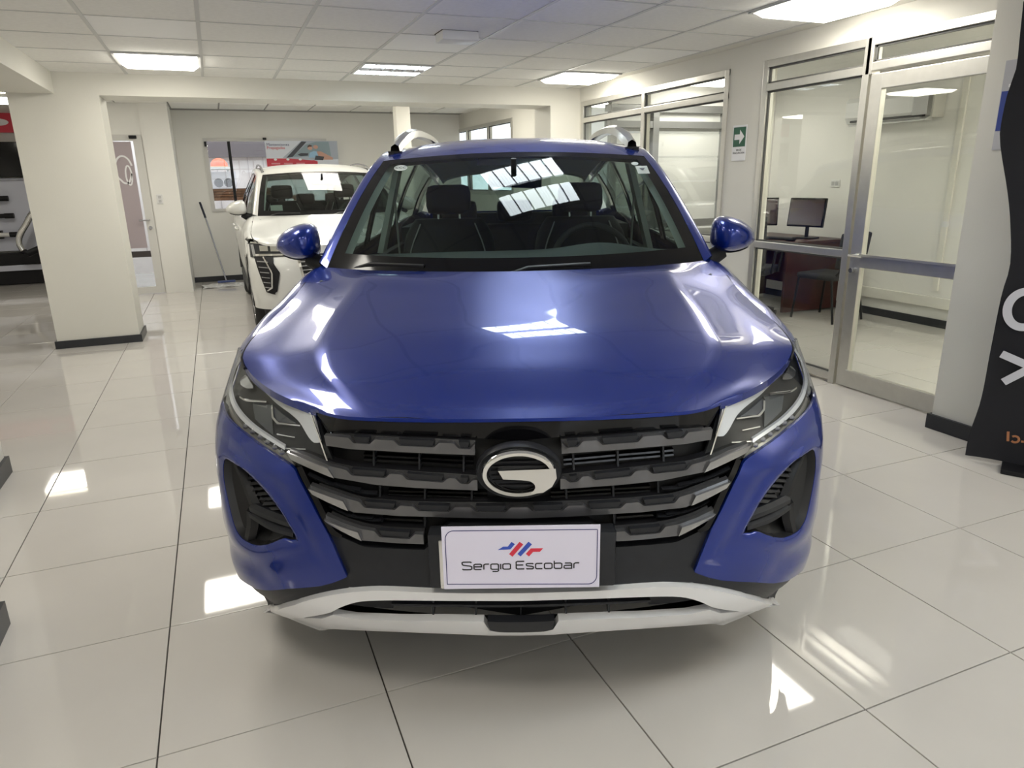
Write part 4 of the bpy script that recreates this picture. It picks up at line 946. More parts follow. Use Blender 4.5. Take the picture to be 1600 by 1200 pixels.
# headlamps
tipS = ('s', s_at_y(.545), .905)
LT = [(486, 646), (436, 611.5), (400, 588), (383, 567), (379, 549), tipS]
LB = [(512, 720), (455, 727), (430, 711.5), (392, 684), (356, 653), ('s', s_at_y(.53), .785)]
M_LENS = thin_glass('lamp_lens', (.96, .97, .98), 1.28)
M_REFL = mat('lamp_reflector', (.45, .46, .48), .15, .95)
M_LWHITE = mat('lamp_guide_white', (.80, .80, .82), .18, .25, coat=1)
M_LHOUSE = mat('lamp_housing', (.010, .011, .013), .35, spec=.3)
hous = loft(LT, LB, 40, 16, .022)
lens = loft(LT, LB, 40, 10, .0)
for sg in (-1, 1):
    K = np.array([sg, 1, 1])
    def hp(name, G, m, parent, th=.012, smooth=40): return obj(name, MB().slab(np.array(G)*K, (0, th, 0)), m, parent, smooth)
    hl = hp('headlamp', hous, M_LHOUSE, blue)
    hp('lamp_lens', [[tuple(p) for p in r] for r in lens], M_LENS, hl, .002)
    # upper chrome blade, widening and turning down at the inner end
    hp('upper_blade', loft([(486, 647), (484, 645.5), (436, 613), (402, 590.5), (386, 570), (382, 556)], [(497, 691), (485, 690), (462, 656), (424, 624), (392, 589), (383, 566)], 40, 5, .008), M_LWHITE, hl, .012)
    hp('upper_line', loft([(484, 644), (440, 613.5), (404, 590), (386, 568), (381, 550)], [(484, 647), (440, 616.5), (402, 593), (384, 571), (379.5, 551)], 30, 2, .003), M_CHROME, hl, .004)
    hp('inner_line', loft([(487, 648), (500, 685), (512, 720)], [(485, 648), (498, 686), (510, 720)], 12, 2, .0), M_CHROME, hl, .004)
    # lower light guide
    hp('lower_guide', loft([(442, 696), (420, 682), (392, 662), (372, 641), (361, 620), (359, 600), (364, 580), (373, 562), (381, 547)], [(442, 702), (420, 688), (390, 668), (368, 646), (356.5, 622), (355, 600), (361, 577), (370, 559), (379, 545)], 50, 4, .006), M_LWHITE, hl, .012)
    hp('guide_trim', loft([(446, 712), (420, 697), (388, 674), (362, 647), (352, 624)], [(455, 726), (430, 711), (392, 683), (358, 653), (350, 630)], 30, 3, .014), mat('guide_smoke', (.20, .19, .17), .2, .3, coat=.6), hl, .01)
    hp('outer_trim', loft([('s', 1.14, .795), ('s', 1.14, .85), ('s', 1.16, .905)], [(354, 632), (356, 600), (363, 578), (379, 548)], 20, 5, .010), mat('lamp_outer_trim', (.42, .42, .40), .2, .6), hl, .008)
    # projector modules
    hp('projector_box', loft([(420, 630), (446, 652)], [(425, 660), (464, 664)], 6, 6, .014, curve=False), mat('projector_glass', (.05, .06, .08), .05, .2, coat=1), hl, .02)
    hp('projector_frame', loft([(419, 630), (420, 650), (428, 660), (464, 664.5)], [(421.5, 630), (423, 649), (430, 657.5), (464, 662.5)], 16, 2, .010, curve=False), M_CHROME, hl, .006)
    hp('projector_box', loft([(388, 622), (418, 628)], [(392, 650), (420, 676)], 6, 6, .016, curve=False), mat('reflector_pane', (.10, .115, .135), .06, .6, coat=1), hl, .02)
    hp('reflector', loft([(370, 590), (378, 582), (391, 600)], [(371, 598), (380, 603), (391, 603)], 8, 4, .012), M_REFL, hl, .012)
    hp('reflector_edge', loft([(370, 616), (380, 621), (412, 624)], [(370, 618.5), (380, 624), (412, 626)], 10, 2, .010), M_CHROME, hl, .006)
    for (a, b) in (((428, 675), (456, 681)), ((440, 698), (473, 700))): hp('lamp_line', loft([a, b], [(a[0], a[1]+2), (b[0], b[1]+1.5)], 6, 2, .010), M_CHROME, hl, .004)
    for k in range(6):
        x, y = 437-k*11.5, 706-k*8.2; s0 = sz([(x, y)])[0]
        obj('running_light', MB().lathe([(.0, 0), (.007, .001), (.008, .006)], tuple(So(s0[0], s0[1], .008)*K), 'y', 12), M_DARKCHROME, hl, 50)
# stickers on the windscreen
_q, _r = np.meshgrid(np.linspace(-1, 1, 161), np.linspace(.05, 1, 120)); _wp = np.array([WSB(abs(q), r)*np.array([1 if q >= 0 else -1, 1, 1]) for q, r in zip(_q.ravel(), _r.ravel())]); _wpx = car_px(_wp)
def on_glass(x, y):
    c = _wp[np.argmin((_wpx[:, 0]-x)**2+(_wpx[:, 1]-y)**2)]; up = np.array([0, .875, .484]); n_ = np.array([0, -.484, .875]); return c+n_*.006, up, n_
M_STICK = mat('sticker_white', (.55, .60, .58), .5)
for (x, y, rx, ry, nm) in ((627, 264.5, .030, .026, 'oval_sticker'), (991, 258, .016, .016, 'round_sticker')):
    c, up, n_ = on_glass(x, y); disc = [[c+k*(rx*math.cos(a)*np.array([1, 0, 0])+ry*math.sin(a)*up) for a in np.linspace(0, 2*math.pi, 21)[:-1]] for k in (1, .03)]
    st = obj(nm, MB().grid(disc, closed_u=True), M_STICK, blue)
    if nm == 'oval_sticker': obj('mark', text_mesh('CCC', .024, 'mark'), M_PRINTB, st, loc=tuple(c+n_*.002), rot=(math.atan2(.484, .875), 0, 0))
c, up, n_ = on_glass(1002, 267); ex = np.array([1, 0, 0])
st = obj('square_sticker', MB().grid([[c-ex*.026+up*.035, c+ex*.026+up*.035], [c-ex*.022-up*.035, c+ex*.030-up*.035]]), M_STICK, blue)
obj('mark', MB().grid([[c-ex*.012+n_*.002+up*.012, c+ex*.014+n_*.002+up*.012], [c+ex*.0+n_*.002-up*.008, c+ex*.004+n_*.002-up*.008]]), mat('sticker_grey', (.12, .13, .15), .5), st)
# ------------------------------------------------------------------ white car
wc = thing('suv', 'white SUV with black claw-shaped lamp vents parked behind the blue one', 'car', (1.13, 6.55, 0), 0)
car_body(wc, M_WPAINT, 'white')
for sg in (1, -1): door_mirror(wc, M_WPAINT, sg, M_BLACK)
def xs_(x): return float(np.interp(x, _x, _s))
def wl(top, bot, n, m, off=0., offb=None, curve=False): return loft([('s', xs_(a) if a < W_ else s_at_y(b_[0]) if b_ else 1.2, z) for a, z, *b_ in top], [('s', xs_(a) if a < W_ else s_at_y(b_[0]) if b_ else 1.2, z) for a, z, *b_ in bot], n, m, off, curve, offb)
def wfull(name, G, m, th, smooth=40):
    A = np.array(G).copy(); A[:, 0, 0] = 0; return obj(name, MB().slab(mirror_cols(A), (0, th, 0)), m, wc, smooth)
def wboth(name, G, m, th, smooth=40):
    for sg in (-1, 1): obj(name, MB().slab(np.array(G)*np.array([sg, 1, 1]), (0, th, 0)), m, wc, smooth)
fz = np.linspace(.876, .29, 16); G = []
for z in fz:
    yend = .905-math.sqrt(max(0, .42**2-(z-.345)**2)) if z < .764 else .66
    smax = s_at_y(max(.5, yend)) if z < .80 else s_at_y(.50)+.1*(z < .85)
    G.append(So(np.linspace(0, smax, 40), np.full(40, z), .006))
wfull('front_bumper', G, M_WPAINT, .02, 50)
wfull('grille', wl([(0, .80), (.3, .80), (.50, .78)], [(0, .44), (.3, .44), (.44, .50)], 24, 8, .0), M_BLACK, .02)
for k in range(9): wfull('grille_bar', wl([(0, .785-.038*k), (.3, .785-.038*k), (.49-.005*k, .77-.036*k)], [(0, .775-.038*k), (.3, .775-.038*k), (.49-.005*k, .762-.036*k)], 14, 2, -.006), M_DARKCHROME, .006)
wboth('grille_edge', wl([(.485, .79), (.46, .62), (.435, .50)], [(.505, .79), (.48, .62), (.455, .49)], 8, 2, -.008), M_CHROME, .008)
wboth('headlamp', wl([(.50, .855), (.70, .874), (.84, .888), (.885, .885)], [(.50, .785), (.70, .775), (.84, .765), (.885, .765)], 16, 5, -.004), M_LHOUSE, .012)
wboth('headlamp_chrome', wl([(.50, .800), (.70, .794), (.84, .790)], [(.50, .786), (.70, .778), (.84, .772)], 12, 2, -.008), M_CHROME, .006)
wboth('headlamp_edge', wl([(.50, .862), (.70, .880), (.87, .892)], [(.50, .852), (.70, .870), (.87, .880)], 12, 2, -.007), M_CHROME, .006)
for k in range(3): wboth('lamp_module', wl([(.55+k*.09, .848+.004*k), (.62+k*.09, .852+.004*k)], [(.55+k*.09, .815), (.62+k*.09, .813)], 6, 4, -.010), M_CHROME, .01)
wboth('lamp_corner', wl([(.85, .87), (.872, .868)], [(.838, .775), (.862, .77)], 4, 6, -.006), M_REFL, .01)
wboth('vent_panel', wl([(.70, .785), (.86, .785)], [(.72, .44), (.79, .46)], 10, 8, -.004, curve=False), M_BLACK, .012)
wboth('vent_panel', wl([(.66, .64), (.72, .75)], [(.70, .47), (.74, .44)], 8, 6, -.003, curve=False), M_BLACK, .012)
for k in range(6): wboth('vent_slat', wl([(.745, .73-.045*k), (.835-.008*k, .735-.045*k)], [(.745, .722-.045*k), (.835-.008*k, .727-.045*k)], 5, 2, -.009), M_DARKCHROME, .006)
wboth('vent_edge', wl([(.775, .77), (.715, .64), (.73, .50), (.775, .47)], [(.785, .765), (.727, .64), (.742, .505), (.78, .478)], 12, 2, -.012), M_CHROME, .006)
wfull('lower_skid', wl([(0, .37), (.4, .37), (.62, .36)], [(0, .25), (.4, .25), (.60, .28)], 14, 3, -.004), M_DARKCHROME, .02)
wfull('chin_panel', [So(np.linspace(0, 1.0, 20), np.full(20, z), .05) for z in (.30, .25, .20)], M_BLACK, .04)
obj('screen_card', MB().box(-.60, -.48, 1.33, 1.335, 1.12, 1.20), mat('pale_card', (.55, .62, .55), .6), wc)

# ------------------------------------------------------------------ helpers for the room
def at(x, y, ax, v):
    d = rotz(AR*(x-800)/FOC-AU*(y-600)/FOC+AF, -YAW); C = np.array([0, 0, CAMH]); i = 'XYZ'.index(ax); return C+d*(v-C[i])/d[i]
RX = Matrix(((0, 0, -1), (-1, 0, 0), (0, 1, 0))).to_euler()      # text on a wall facing -X
RY = (math.pi/2, 0, 0)                                             # text on a wall facing -Y

# evacuation sign
sg_ = thing('evacuation_sign', 'green evacuation sign with white right-pointing arrow on the wall pier', 'sign', (XR-.002, 4.665, 1.66))
obj('board', MB().box(-.003, 0, -.08, .08, -.135, .13), M_PRINTW, sg_)
obj('green_field', MB().box(-.0045, -.003, -.07, .07, -.03, .115), mat('sign_green', (.015, .11, .06), .5), sg_)
ar = [(.055, .062), (-.005, .062), (-.005, .095), (-.058, .043), (-.005, -.01), (-.005, .022), (.055, .022)]
obj('arrow', MB().prism(ar, 'yz', -.0055, -.0045), M_PRINTW, sg_)
for k, s_ in enumerate(('VIA DE', 'EVACUACION')): obj('wording', text_mesh(s_, .021, 'wording'), M_PRINTB, sg_, loc=(-.0035, 0, -.055-.022*k), rot=RX)
# blue notice on the pier behind the banner
b0, b1 = at(1556, 205, 'X', 3.655), at(1576, 142, 'X', 3.655)
nt_ = thing('wall_notice', 'blue notice on the pier half hidden by the black banner', 'notice', (3.655, 0, 0))
obj('backing', MB().box(-.003, 0, 1.72, b0[1]+.004, b0[2]-.09, b1[2]+.14), mat('clear_holder', (.55, .55, .58), .2), nt_)
obj('blue_sheet', MB().box(-.005, -.003, 1.75, b0[1], b0[2], b1[2]), mat('notice_blue', (.02, .05, .30), .4), nt_)
for k in range(4): obj('print_line', MB().box(-.0058, -.005, b0[1]-.17, b0[1]-.03, b0[2]+.05+.05*k, b0[2]+.065+.05*k), M_PRINTW, nt_)

# black banner
dB = np.array([.12, -.20]); dB /= np.linalg.norm(dB); nB = np.array([-dB[1], dB[0]])
B0 = np.array([3.395, 2.195])
def ban(x, y):
    d = rotz(AR*(x-800)/FOC-AU*(y-600)/FOC+AF, -YAW); t = (B0@nB)/(d[:2]@nB); p = d*t; return float((p[:2]-B0)@dB), CAMH+float(p[2])
edge = np.array([ban(*p) for p in ((1508, 711), (1513, 683), (1532, 627), (1547, 550), (1565, 460), (1578, 415), (1578.5, 350), (1574, 300), (1564, 237), (1562, 207), (1575, 142), (1587, 110), (1594, 50), (1599, 2))])
bt = thing('banner', 'black fabric banner with large white sideways letters at the right edge', 'banner', (B0[0], B0[1], 0), math.atan2(dB[1], dB[0]))
ed = crom(edge, 40); ed[0, 1] = max(ed[0, 1], .012)
G = []
for u, z in ed:
    G.append([(uu, .012*math.sin(6*z)*min(1, (uu-u)*3)+.010*math.sin(14*uu+2*z), z-.03*(uu-u)*(z < .2)*0) for uu in np.linspace(u, .78, 14)])
bf = obj('fabric', MB().slab(G, (0, .003, 0)), mat('banner_black', (.008, .008, .012), .75), bt, 60)
obj('pole', MB().tube([(.80, .015, .03), (.80, .015, 2.2)], .012, 8), M_DARKCHROME, bt, 60)
obj('foot', MB().rbox((.5, .03, .012), (.7, .30, .024), bev=.006), M_BLACK, bt)
fy = -.013
mkb = lambda a, b, h: (a, h, b)
M_BL = mat('banner_letter', (.62, .62, .68), .5)
oc, ol = ban(1601, 483), ban(1574, 483); rr = oc[0]-ol[0]; rz_ = (ban(1590, 455)[1]-ban(1590, 511)[1])/2
obj('letter', MB().ribbon([(oc[0]+rr*math.cos(a), oc[1]+rz_*math.sin(a)) for a in np.linspace(0, 2*math.pi, 40)], .036, mkb, fy, fy-.002), M_BL, bf)
va, vb, vc = ban(1565, 552), ban(1613, 573), ban(1568, 596)
obj('letter', MB().ribbon([va, (vb[0], vb[1]), vc], .036, mkb, fy, fy-.002), M_BL, bf)
M_OR = mat('banner_orange', (.42, .17, .07), .5)
l0, l1 = ban(1575, 688), ban(1575.5, 673)
lt = MB().ribbon([l0, l1], .011, mkb, fy, fy-.002); cc = ban(1586, 685)
lt.ribbon([(cc[0]+.016*math.cos(a), cc[1]+.016*math.sin(a)) for a in np.linspace(-2.4, 2.4, 14)], .010, mkb, fy, fy-.002); dd = ban(1597.5, 689); lt.box(dd[0]-.005, dd[0]+.006, fy-.002, fy, dd[1]-.004, dd[1]+.006)
obj('web_lettering', lt, M_OR, bf)

# ceiling emergency unit
eu = thing('emergency_light', 'white emergency light box fixed below a ceiling board', 'emergency light', (1.62, 4.84, ZC))
obj('housing', MB().rbox((0, 0, -.03), (.25, .17, .058), bev=.012), M_WHITE, eu, 40)
obj('base_plate', MB().rbox((0, .012, -.002), (.25, .17, .006)), mat('dark_base', (.05, .03, .025), .7), eu)  # dark brown plate, offset so its far edge shows as a line

# office: air conditioner
ac = thing('air_conditioner', 'white wall-mounted air conditioner in the office', 'air conditioner', (6.18, 5.20, 2.0))
prf = [(-.005, .125), (-.17, .125), (-.20, .08), (-.20, -.06), (-.17, -.11), (-.10, -.13), (-.005, -.13)]
obj('body', MB().prism([(x, z) for x, z in prf], 'xz', -.36, .46), M_WHITE, ac)
obj('louvre', MB().rbox((-.15, 0, -.118), (.075, .86, .012), Matrix.Rotation(-.5, 3, 'Y'), bev=.004), M_WHITE, ac)
obj('outlet_slot', MB().box(-.195, -.15, -.40, .40, -.105, -.085), M_BLACK, ac)
obj('side_display', MB().box(-.203, -.199, -.45, -.30, -.09, .10), mat('ac_grey', (.5, .5, .5), .4), ac)
obj('end_cap', MB().box(-.16, -.01, -.475, -.461, -.115, .11), mat('ac_cap', (.55, .54, .50), .5), ac)
cd = thing('cable_duct', 'white vertical cable duct on the office far wall', 'cable duct', (6.18, 4.55, 0))
obj('duct', MB().rbox((-.012, 0, 1.31), (.022, .05, 1.95)), M_WALL, cd); obj('joint_cover', MB().rbox((-.014, 0, .95), (.03, .06, .05)), M_WHITE, cd)
sk = thing('skirting_duct', 'wide white cable trunking low on the office far wall', 'cable trunking', (6.18, 4.6, .23))
obj('trunk', MB().rbox((-.02, -.85, 0), (.035, 3.6, .10), bev=.004), M_WALL, sk)
so_ = thing('wall_socket', 'white double wall socket above the desk monitors', 'wall socket', (6.18, 5.88, 1.31))
obj('plate', MB().rbox((-.006, 0, 0), (.012, .12, .075), bev=.004), M_WHITE, so_); obj('insert', MB().rbox((-.013, 0.025, 0), (.004, .035, .04)).rbox((-.013, -.025, 0), (.004, .035, .04)), mat('ac_grey', (.5, .5, .5), .4), so_)
# desk
dk = thing('office_desk', 'dark red mahogany office desk behind the glass partition', 'desk', (0, 0, 0))
obj('desktop', MB().rbox((5.73, 6.16, .735), (.80, 1.14, .03), bev=.006), M_WOOD, dk)
obj('side_panel', MB().rbox((5.73, 5.64, .37), (.74, .03, .70)), M_WOOD, dk)
obj('side_panel', MB().rbox((5.73, 6.72, .37), (.74, .03, .70)), M_WOOD, dk)
obj('modesty_panel', MB().rbox((6.08, 6.18, .45), (.02, 1.08, .50)), M_WOOD, dk)
dw = obj('drawer_unit', MB().rbox((5.88, 5.82, .36), (.40, .32, .60)), M_WOOD, dk); 
for k in range(3): obj('drawer_front', MB().rbox((5.67, 5.82, .17+.19*k), (.02, .30, .17), bev=.004), M_WOOD, dw)
def monitor(name, label, loc, rz, w_, h_):
    t = thing(name, label, 'monitor', loc, rz)
    obj('panel', MB().rbox((0, 0, .12+h_/2), (w_, .035, h_), Matrix.Rotation(-.12, 3, 'X'), bev=.008), M_GLOSSB, t, 40)
    obj('screen', MB().rbox((0, -.02, .12+h_/2), (w_-.03, .004, h_-.04), Matrix.Rotation(-.12, 3, 'X')), mat('dark_screen', (.030, .006, .010), .08, coat=1), t)
    obj('stand', MB().tube([(0, .03, .012), (0, .035, .22)], .02, 8), M_BLACK, t, 60); obj('base', MB().rbox((0, .02, .007), (.22, .16, .012), bev=.004), M_BLACK, t)
monitor('desk_monitor', 'black monitor with dark reddish screen on the desk', (5.80, 5.86, .751), math.radians(-78), .42, .30)
monitor('desk_monitor', 'black monitor half hidden behind the white partition edge', (5.55, 6.35, .751), math.radians(-35), .46, .30)
kb = thing('keyboard', 'black keyboard on the mahogany desk', 'keyboard', (5.50, 5.98, .751), math.radians(-70)); obj('case', MB().rbox((0, 0, .009), (.42, .14, .018), bev=.004), M_BLACK, kb)
for r in range(4): obj('key_row', MB().rbox((0, -.045+.03*r, .02), (.39, .022, .006)), M_SATIN, kb)
ms = thing('computer_mouse', 'black computer mouse beside the keyboard', 'mouse', (5.47, 5.72, .751)); obj('shell', MB().rbox((0, 0, .015), (.06, .10, .03), bev=.013), M_BLACK, ms, 60); obj('wheel', MB().rbox((0, .03, .03), (.008, .02, .006)), M_SATIN, ms)
# visitor chair
vc_ = thing('visitor_chair', 'black visitor chair with tubular legs in front of the desk', 'chair', (5.60, 5.27, 0), math.radians(8))
obj('seat', MB().rbox((0, .02, .44), (.44, .42, .06), bev=.025), M_FABRIC, vc_, 60)
obj('backrest', MB().rbox((0, -.22, .70), (.42, .05, .34), Matrix.Rotation(.12, 3, 'X'), bev=.022), M_FABRIC, vc_, 60)
for sx in (-.21, .21):
    obj('leg', MB().tube([(sx, .20, .42), (sx*1.08, .24, .003)], .012, 8), M_BLACK, vc_, 60)
    obj('leg', MB().tube([(sx, -.17, .42), (sx*1.08, -.24, .003)], .012, 8), M_BLACK, vc_, 60)
    obj('back_tube', MB().tube([(sx*.8, -.14, .42), (sx*.8, -.215, .50), (sx*.8, -.235, .78)], .011, 8), M_BLACK, vc_, 60)
# swivel chair
sc = thing('swivel_chair', 'black swivel office chair with armrests at the desk end', 'chair', (5.10, 5.86, 0), math.radians(-60))
obj('seat', MB().rbox((0, 0, .47), (.48, .46, .08), bev=.03), M_FABRIC, sc, 60)
obj('backrest', MB().rbox((0, -.24, .78), (.44, .06, .50), Matrix.Rotation(.1, 3, 'X'), bev=.025), M_FABRIC, sc, 60)
obj('back_bar', MB().tube([(0, -.05, .43), (0, -.26, .44), (0, -.27, .6)], .016, 8), M_BLACK, sc, 60)
for sx in (-.26, .26): obj('armrest', MB().tube([(sx, -.12, .45), (sx*1.08, -.10, .66), (sx*1.08, .14, .66), (sx, .08, .45)], .014, 8), M_BLACK, sc, 60)
obj('gas_column', MB().tube([(0, 0, .09), (0, 0, .44)], .025, 10), M_DARKCHROME, sc, 60)
for k in range(5):
    a = 2*math.pi*k/5+.2; lg = obj('leg', MB().tube([(0, 0, .10), (.27*math.cos(a), .27*math.sin(a), .065)], [.025, .016], 8), M_BLACK, sc, 60)
    obj('caster', MB().lathe([(0, -.02), (.027, -.02), (.027, .02), (0, .02)], (.27*math.cos(a), .27*math.sin(a), .0285), 'x', 14), M_BLACK, lg, 40)

# light switch by the back door
ls = thing('light_switch', 'white switch plate on the wall right of the back door', 'switch', (-.665, 10.63, 1.245)); obj('plate', MB().rbox((0, -.006, 0), (.075, .012, .12), bev=.004), M_WHITE, ls); obj('rocker', MB().rbox((0, -.013, .025), (.035, .006, .035)).rbox((0, -.013, -.025), (.035, .006, .035)), mat('ac_grey', (.5, .5, .5), .4), ls)
# mop
mo = thing('floor_mop', 'flat grey mop with long handle leaning on the back wall', 'mop', (0, 0, 0))
obj('handle', MB().tube([(.02, 11.02, .06), (-.15, 11.40, .95)], .011, 8), mat('mop_handle', (.35, .36, .40), .4, .5), mo, 60)
obj('grip', MB().tube([(-.15, 11.40, .95), (-.20, 11.50, 1.17)], .016, 8), mat('mop_grip', (.01, .012, .03), .5), mo, 60)
G = [[(-.30+.62*u+.02*math.sin(9*v), 10.78+.36*v+.05*math.sin(4*u), .012+.022*(1-abs(2*v-1))+.008*math.sin(14*u+5*v)) for v in np.linspace(0, 1, 9)] for u in np.linspace(0, 1, 18)]
obj('mop_pad', MB().slab(G, (0, 0, -.010)), mat('mop_cotton', (.68, .67, .66), .9, var=.25, vscale=25, bump=.8, bscale=120), mo, 60); obj('clamp', MB().rbox((.02, 11.0, .062), (.24, .07, .025), bev=.006), mat('mop_blue', (.06, .09, .25), .5), mo)
# poster
ps = thing('wall_poster', 'wide poster of a driver in a car with a red band', 'poster', (.79, 11.44, 1.645))
PW, PH = 1.05, .375
obj('sheet', MB().box(0, PW, 0, .01, 0, PH), mat('poster_white', (.72, .76, .84), .35), ps)
f0 = lambda n, poly, m_, d: obj(n, MB().prism([(a*PW, b*PH) for a, b in poly], 'xz', -.001*d, -.001*(d-1)), m_, ps)
M_SKIN = mat('poster_skin', (.62, .36, .28), .5); M_PDK = mat('poster_dark', (.04, .045, .06), .4)
f0('red_band', [(0, .34), (.58, .34), (.70, .22), (.70, 0), (0, 0)], M_RED, 1)
f0('car_print', [(.22, .36), (.50, 1), (1, 1), (1, .3), (.62, .26)], mat('poster_car_grey', (.42, .47, .55), .4), 2)
f0('glass_print', [(.36, .40), (.55, .86), (.70, .97), (.88, .97), (.90, .42)], mat('poster_glass', (.26, .35, .40), .4), 3)
f0('pillar_print', [(.27, .36), (.36, .40), (.57, .97), (.50, .98)], M_PDK, 4)
f0('mirror_print', [(.43, .48), (.48, .54), (.58, .53), (.57, .44), (.47, .42)], M_PDK, 5)
f0('shirt_print', [(.58, .36), (.60, .55), (.66, .62), (.74, .58), (.78, .36)], mat('poster_shirt', (.35, .58, .78), .5), 5)
f0('head_print', [(.61+.035*math.cos(a), .73+.075*math.sin(a)) for a in np.linspace(0, 6.28, 15)[:-1]], M_SKIN, 6)
f0('hair_print', [(.575, .74), (.58, .82), (.61, .86), (.645, .82), (.63, .78), (.60, .78)], mat('poster_hair', (.08, .04, .03), .5), 7)
f0('head_print', [(.69+.035*math.cos(a), .77+.075*math.sin(a)) for a in np.linspace(0, 6.28, 15)[:-1]], M_SKIN, 6)
f0('arm_print', [(.70, .60), (.76, .60), (.92, .36), (.92, .28), (.80, .28), (.72, .40)], M_SKIN, 6)
f0('tablet_print', [(.66, .28), (.68, .44), (.80, .40), (.78, .26)], M_PDK, 7)
for k in range(3):
    f0('icon_print', [(.12+.17*k+.022*math.cos(a), .30+.042*math.sin(a)) for a in np.linspace(0, 6.28, 13)[:-1]], M_PRINTW, 3)
    f0('caption_print', [(.06+.17*k, .12), (.18+.17*k, .12), (.18+.17*k, .17), (.06+.17*k, .17)], mat('poster_pink', (.75, .30, .34), .5), 3)
for k, (s_, m_) in enumerate((('Mantenciones', M_NAVY), ('Prepagadas', M_RED))): obj('wording', text_mesh(s_, .058, 'wording', 'LEFT'), m_, ps, loc=(.02, -.004, PH*(.86-.12*k)), rot=RY)
# poster bracket rail
# yard: condenser and crates
cdn = thing('condenser_unit', 'white outdoor condenser with two round fans beyond the back window', 'condenser', (.17, 12.5, 1.27))
obj('case', MB().box(-.22, .20, 0, .35, 0, .34), mat('condenser_white', (.80, .78, .84), .5), cdn)
for sx in (-.07, .075):
    fn = obj('fan_grille', MB().lathe([(.0, -.005), (.064, -.005), (.068, .0)], (sx, 0, .17), 'y', 24), mat('fan_dark', (.10, .09, .11), .6), cdn, 40)
    for k in range(3): obj('fan_ring', MB().lathe([(.018+.019*k, -.008), (.023+.019*k, -.008)], (sx, 0, .17), 'y', 20), M_DARKCHROME, fn)
st_ = thing('yard_table', 'brown wooden table with clutter beyond the back window', 'table', (.4, 12.3, .17))
obj('top', MB().box(-.6, .9, 0, .5, 1.0, 1.05), mat('brown_wood', (.16, .07, .03), .6, var=.3), st_)
for a, b in ((-.58, .02), (.85, .02), (-.58, .45), (.85, .45)): obj('leg', MB().box(a, a+.05, b, b+.05, -.175, 1.0), mat('brown_wood', (.16, .07, .03), .6), st_)
cr = thing('yard_crate', 'dark brown crate standing on the yard table', 'crate', (.55, 12.32, 1.22))
for k in range(3): obj('slat', MB().box(-.60, .6, 0, .02, .01+k*.04, .04+k*.04), mat('brown_wood', (.16, .07, .03), .6), cr)
obj('back_board', MB().box(-.60, .6, .02, .14, 0, .13), mat('brown_wood2', (.10, .045, .02), .7), cr)
hat = thing('safety_helmet', 'red and orange helmet on a shelf beyond the back window', 'helmet', (.14, 12.6, 1.692)); obj('shell', MB().lathe([(.13, 0), (.125, .05), (.09, .10), (.04, .125), (.001, .13)], (0, 0, 0), 'z', 20), mat('helmet_red', (.75, .16, .08), .4), hat, 60); obj('brim', MB().lathe([(.13, 0), (.16, -.005), (.155, -.01)], (0, 0, 0), 'z', 20), mat('helmet_cream', (.7, .55, .35), .5), hat, 60)
shf = thing('yard_shelf', 'white wall shelf above the outdoor condenser', 'shelf', (.1, 12.6, 1.645)); obj('board', MB().box(-.3, .25, -.2, .2, 0, .035), M_WHITE, shf); obj('bracket', MB().box(-.2, -.17, -.15, .7, -.025, 0).box(.15, .18, -.15, .7, -.025, 0), M_WHITE, shf)
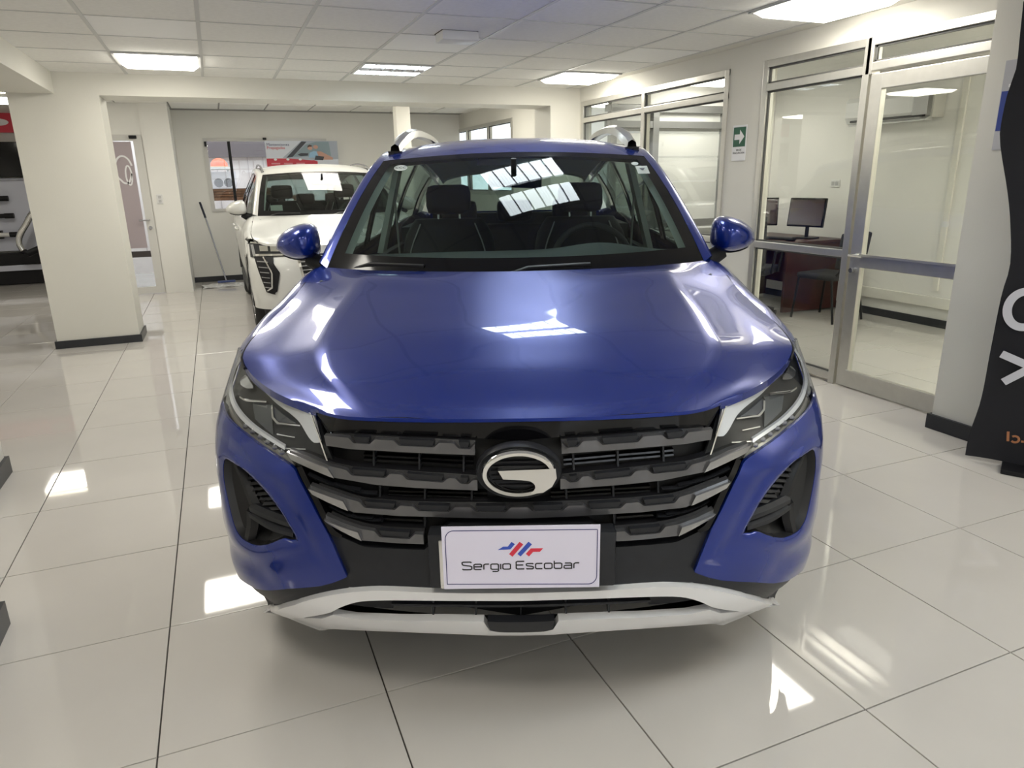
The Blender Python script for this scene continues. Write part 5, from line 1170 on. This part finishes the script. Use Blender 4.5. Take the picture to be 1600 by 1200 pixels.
# accessory display behind the left column
DY = 12.86
dp = thing('accessory_display', 'white accessory display board with black plinth left of the column', 'display stand', (0, DY, 0))
obj('board', MB().box(-4.2, -2.02, .04, .10, .50, 1.52), mat('display_white', (.62, .64, .74), .35), dp)
obj('plinth', MB().box(-4.2, -2.02, -.12, .10, .30, .47), M_BLACK, dp); obj('plinth_strip', MB().box(-4.2, -2.02, -.14, .10, .215, .295), mat('display_white', (.62, .64, .74), .35), dp); obj('kick_board', MB().box(-4.2, -2.02, -.10, .10, .01, .21), M_BLACK, dp)
obj('header', MB().box(-4.2, -2.02, .02, .10, 1.521, 1.56), mat('display_grey', (.35, .36, .42), .5), dp)
def bar_(name, label, xe, z, m1, m2=None):
    t = thing(name, label, 'roof bar', (0, DY, z), 0, 'bars on the accessory board'); obj('bar', MB().tube([(-3.9, -.06, 0), (xe-.12, -.06, 0)], .032, 10), m1, t, 60); obj('end_cap', MB().tube([(xe-.12, -.06, 0), (xe, -.06, 0)], .038, 10), m2 or m1, t, 60)
    obj('bracket', MB().box(xe-.30, xe-.22, -.06, .04, -.06, .06), M_BLACK, t)
q = at(13, 310, 'Y', DY-.06); bar_('roof_bar', 'uppermost bar on the accessory board, pale with black end', q[0], q[2], M_ALU, M_BLACK)
q = at(22, 337, 'Y', DY-.06); bar_('roof_bar', 'black bar in the middle of the accessory board', q[0], q[2], M_BLACK)
q = at(30, 366, 'Y', DY-.06); bar_('roof_bar', 'lowest bar on the accessory board, white with black end', q[0], q[2], M_WHITE, M_BLACK)
bb = thing('bull_bar', 'chrome loop bull bar in front of the accessory board', 'bull bar', (0, DY-.35, 0))
pts = [at(x, y, 'Y', DY-.35)-np.array([0, DY-.35, 0]) for x, y in ((75, 318), (52, 332), (40, 352), (31, 368), (30, 380), (36, 391))]
obj('tube', MB().tube(crom(pts, 24), .045, 12), M_CHROME, bb, 60)
pts2 = [at(x, y, 'Y', DY-.35)-np.array([0, DY-.35, 0]) for x, y in ((36, 392), (45, 396), (75, 383), (110, 372))]
obj('mount', MB().tube(pts2, .05, 8), M_BLACK, bb, 60)
obj('foot', MB().tube([pts2[3], (pts2[3][0], 0, .02)], .04, 8), M_BLACK, bb, 60)
rs = thing('shop_sign', 'red shop sign with white oval logo above the display', 'sign', (0, DY, 0))
a, b = at(0, 176, 'Y', DY), at(0, 207, 'Y', DY); obj('panel', MB().box(-4.2, -2.05, -.02, .06, b[2], a[2]), M_RED, rs)
c = at(0, 191, 'Y', DY); obj('logo', MB().prism([(c[0]-.03+.14*math.cos(t), c[2]+.05*math.sin(t)) for t in np.linspace(0, 6.28, 25)[:-1]], 'xz', -.03, -.02), M_PRINTW, rs)
tv = thing('black_panel', 'large black panel between red sign and display board', 'panel', (0, DY, .04)); a, b = at(0, 226, 'Y', DY), at(0, 281, 'Y', DY)
obj('screen', MB().rbox((-3.15, .02, (a[2]+b[2])/2), (2.2, .05, a[2]-b[2]), bev=.008), M_GLOSSB, tv); obj('bracket', MB().box(-3.5, -3.1, .045, .10, (a[2]+b[2])/2-.1, (a[2]+b[2])/2+.1), M_BLACK, tv)
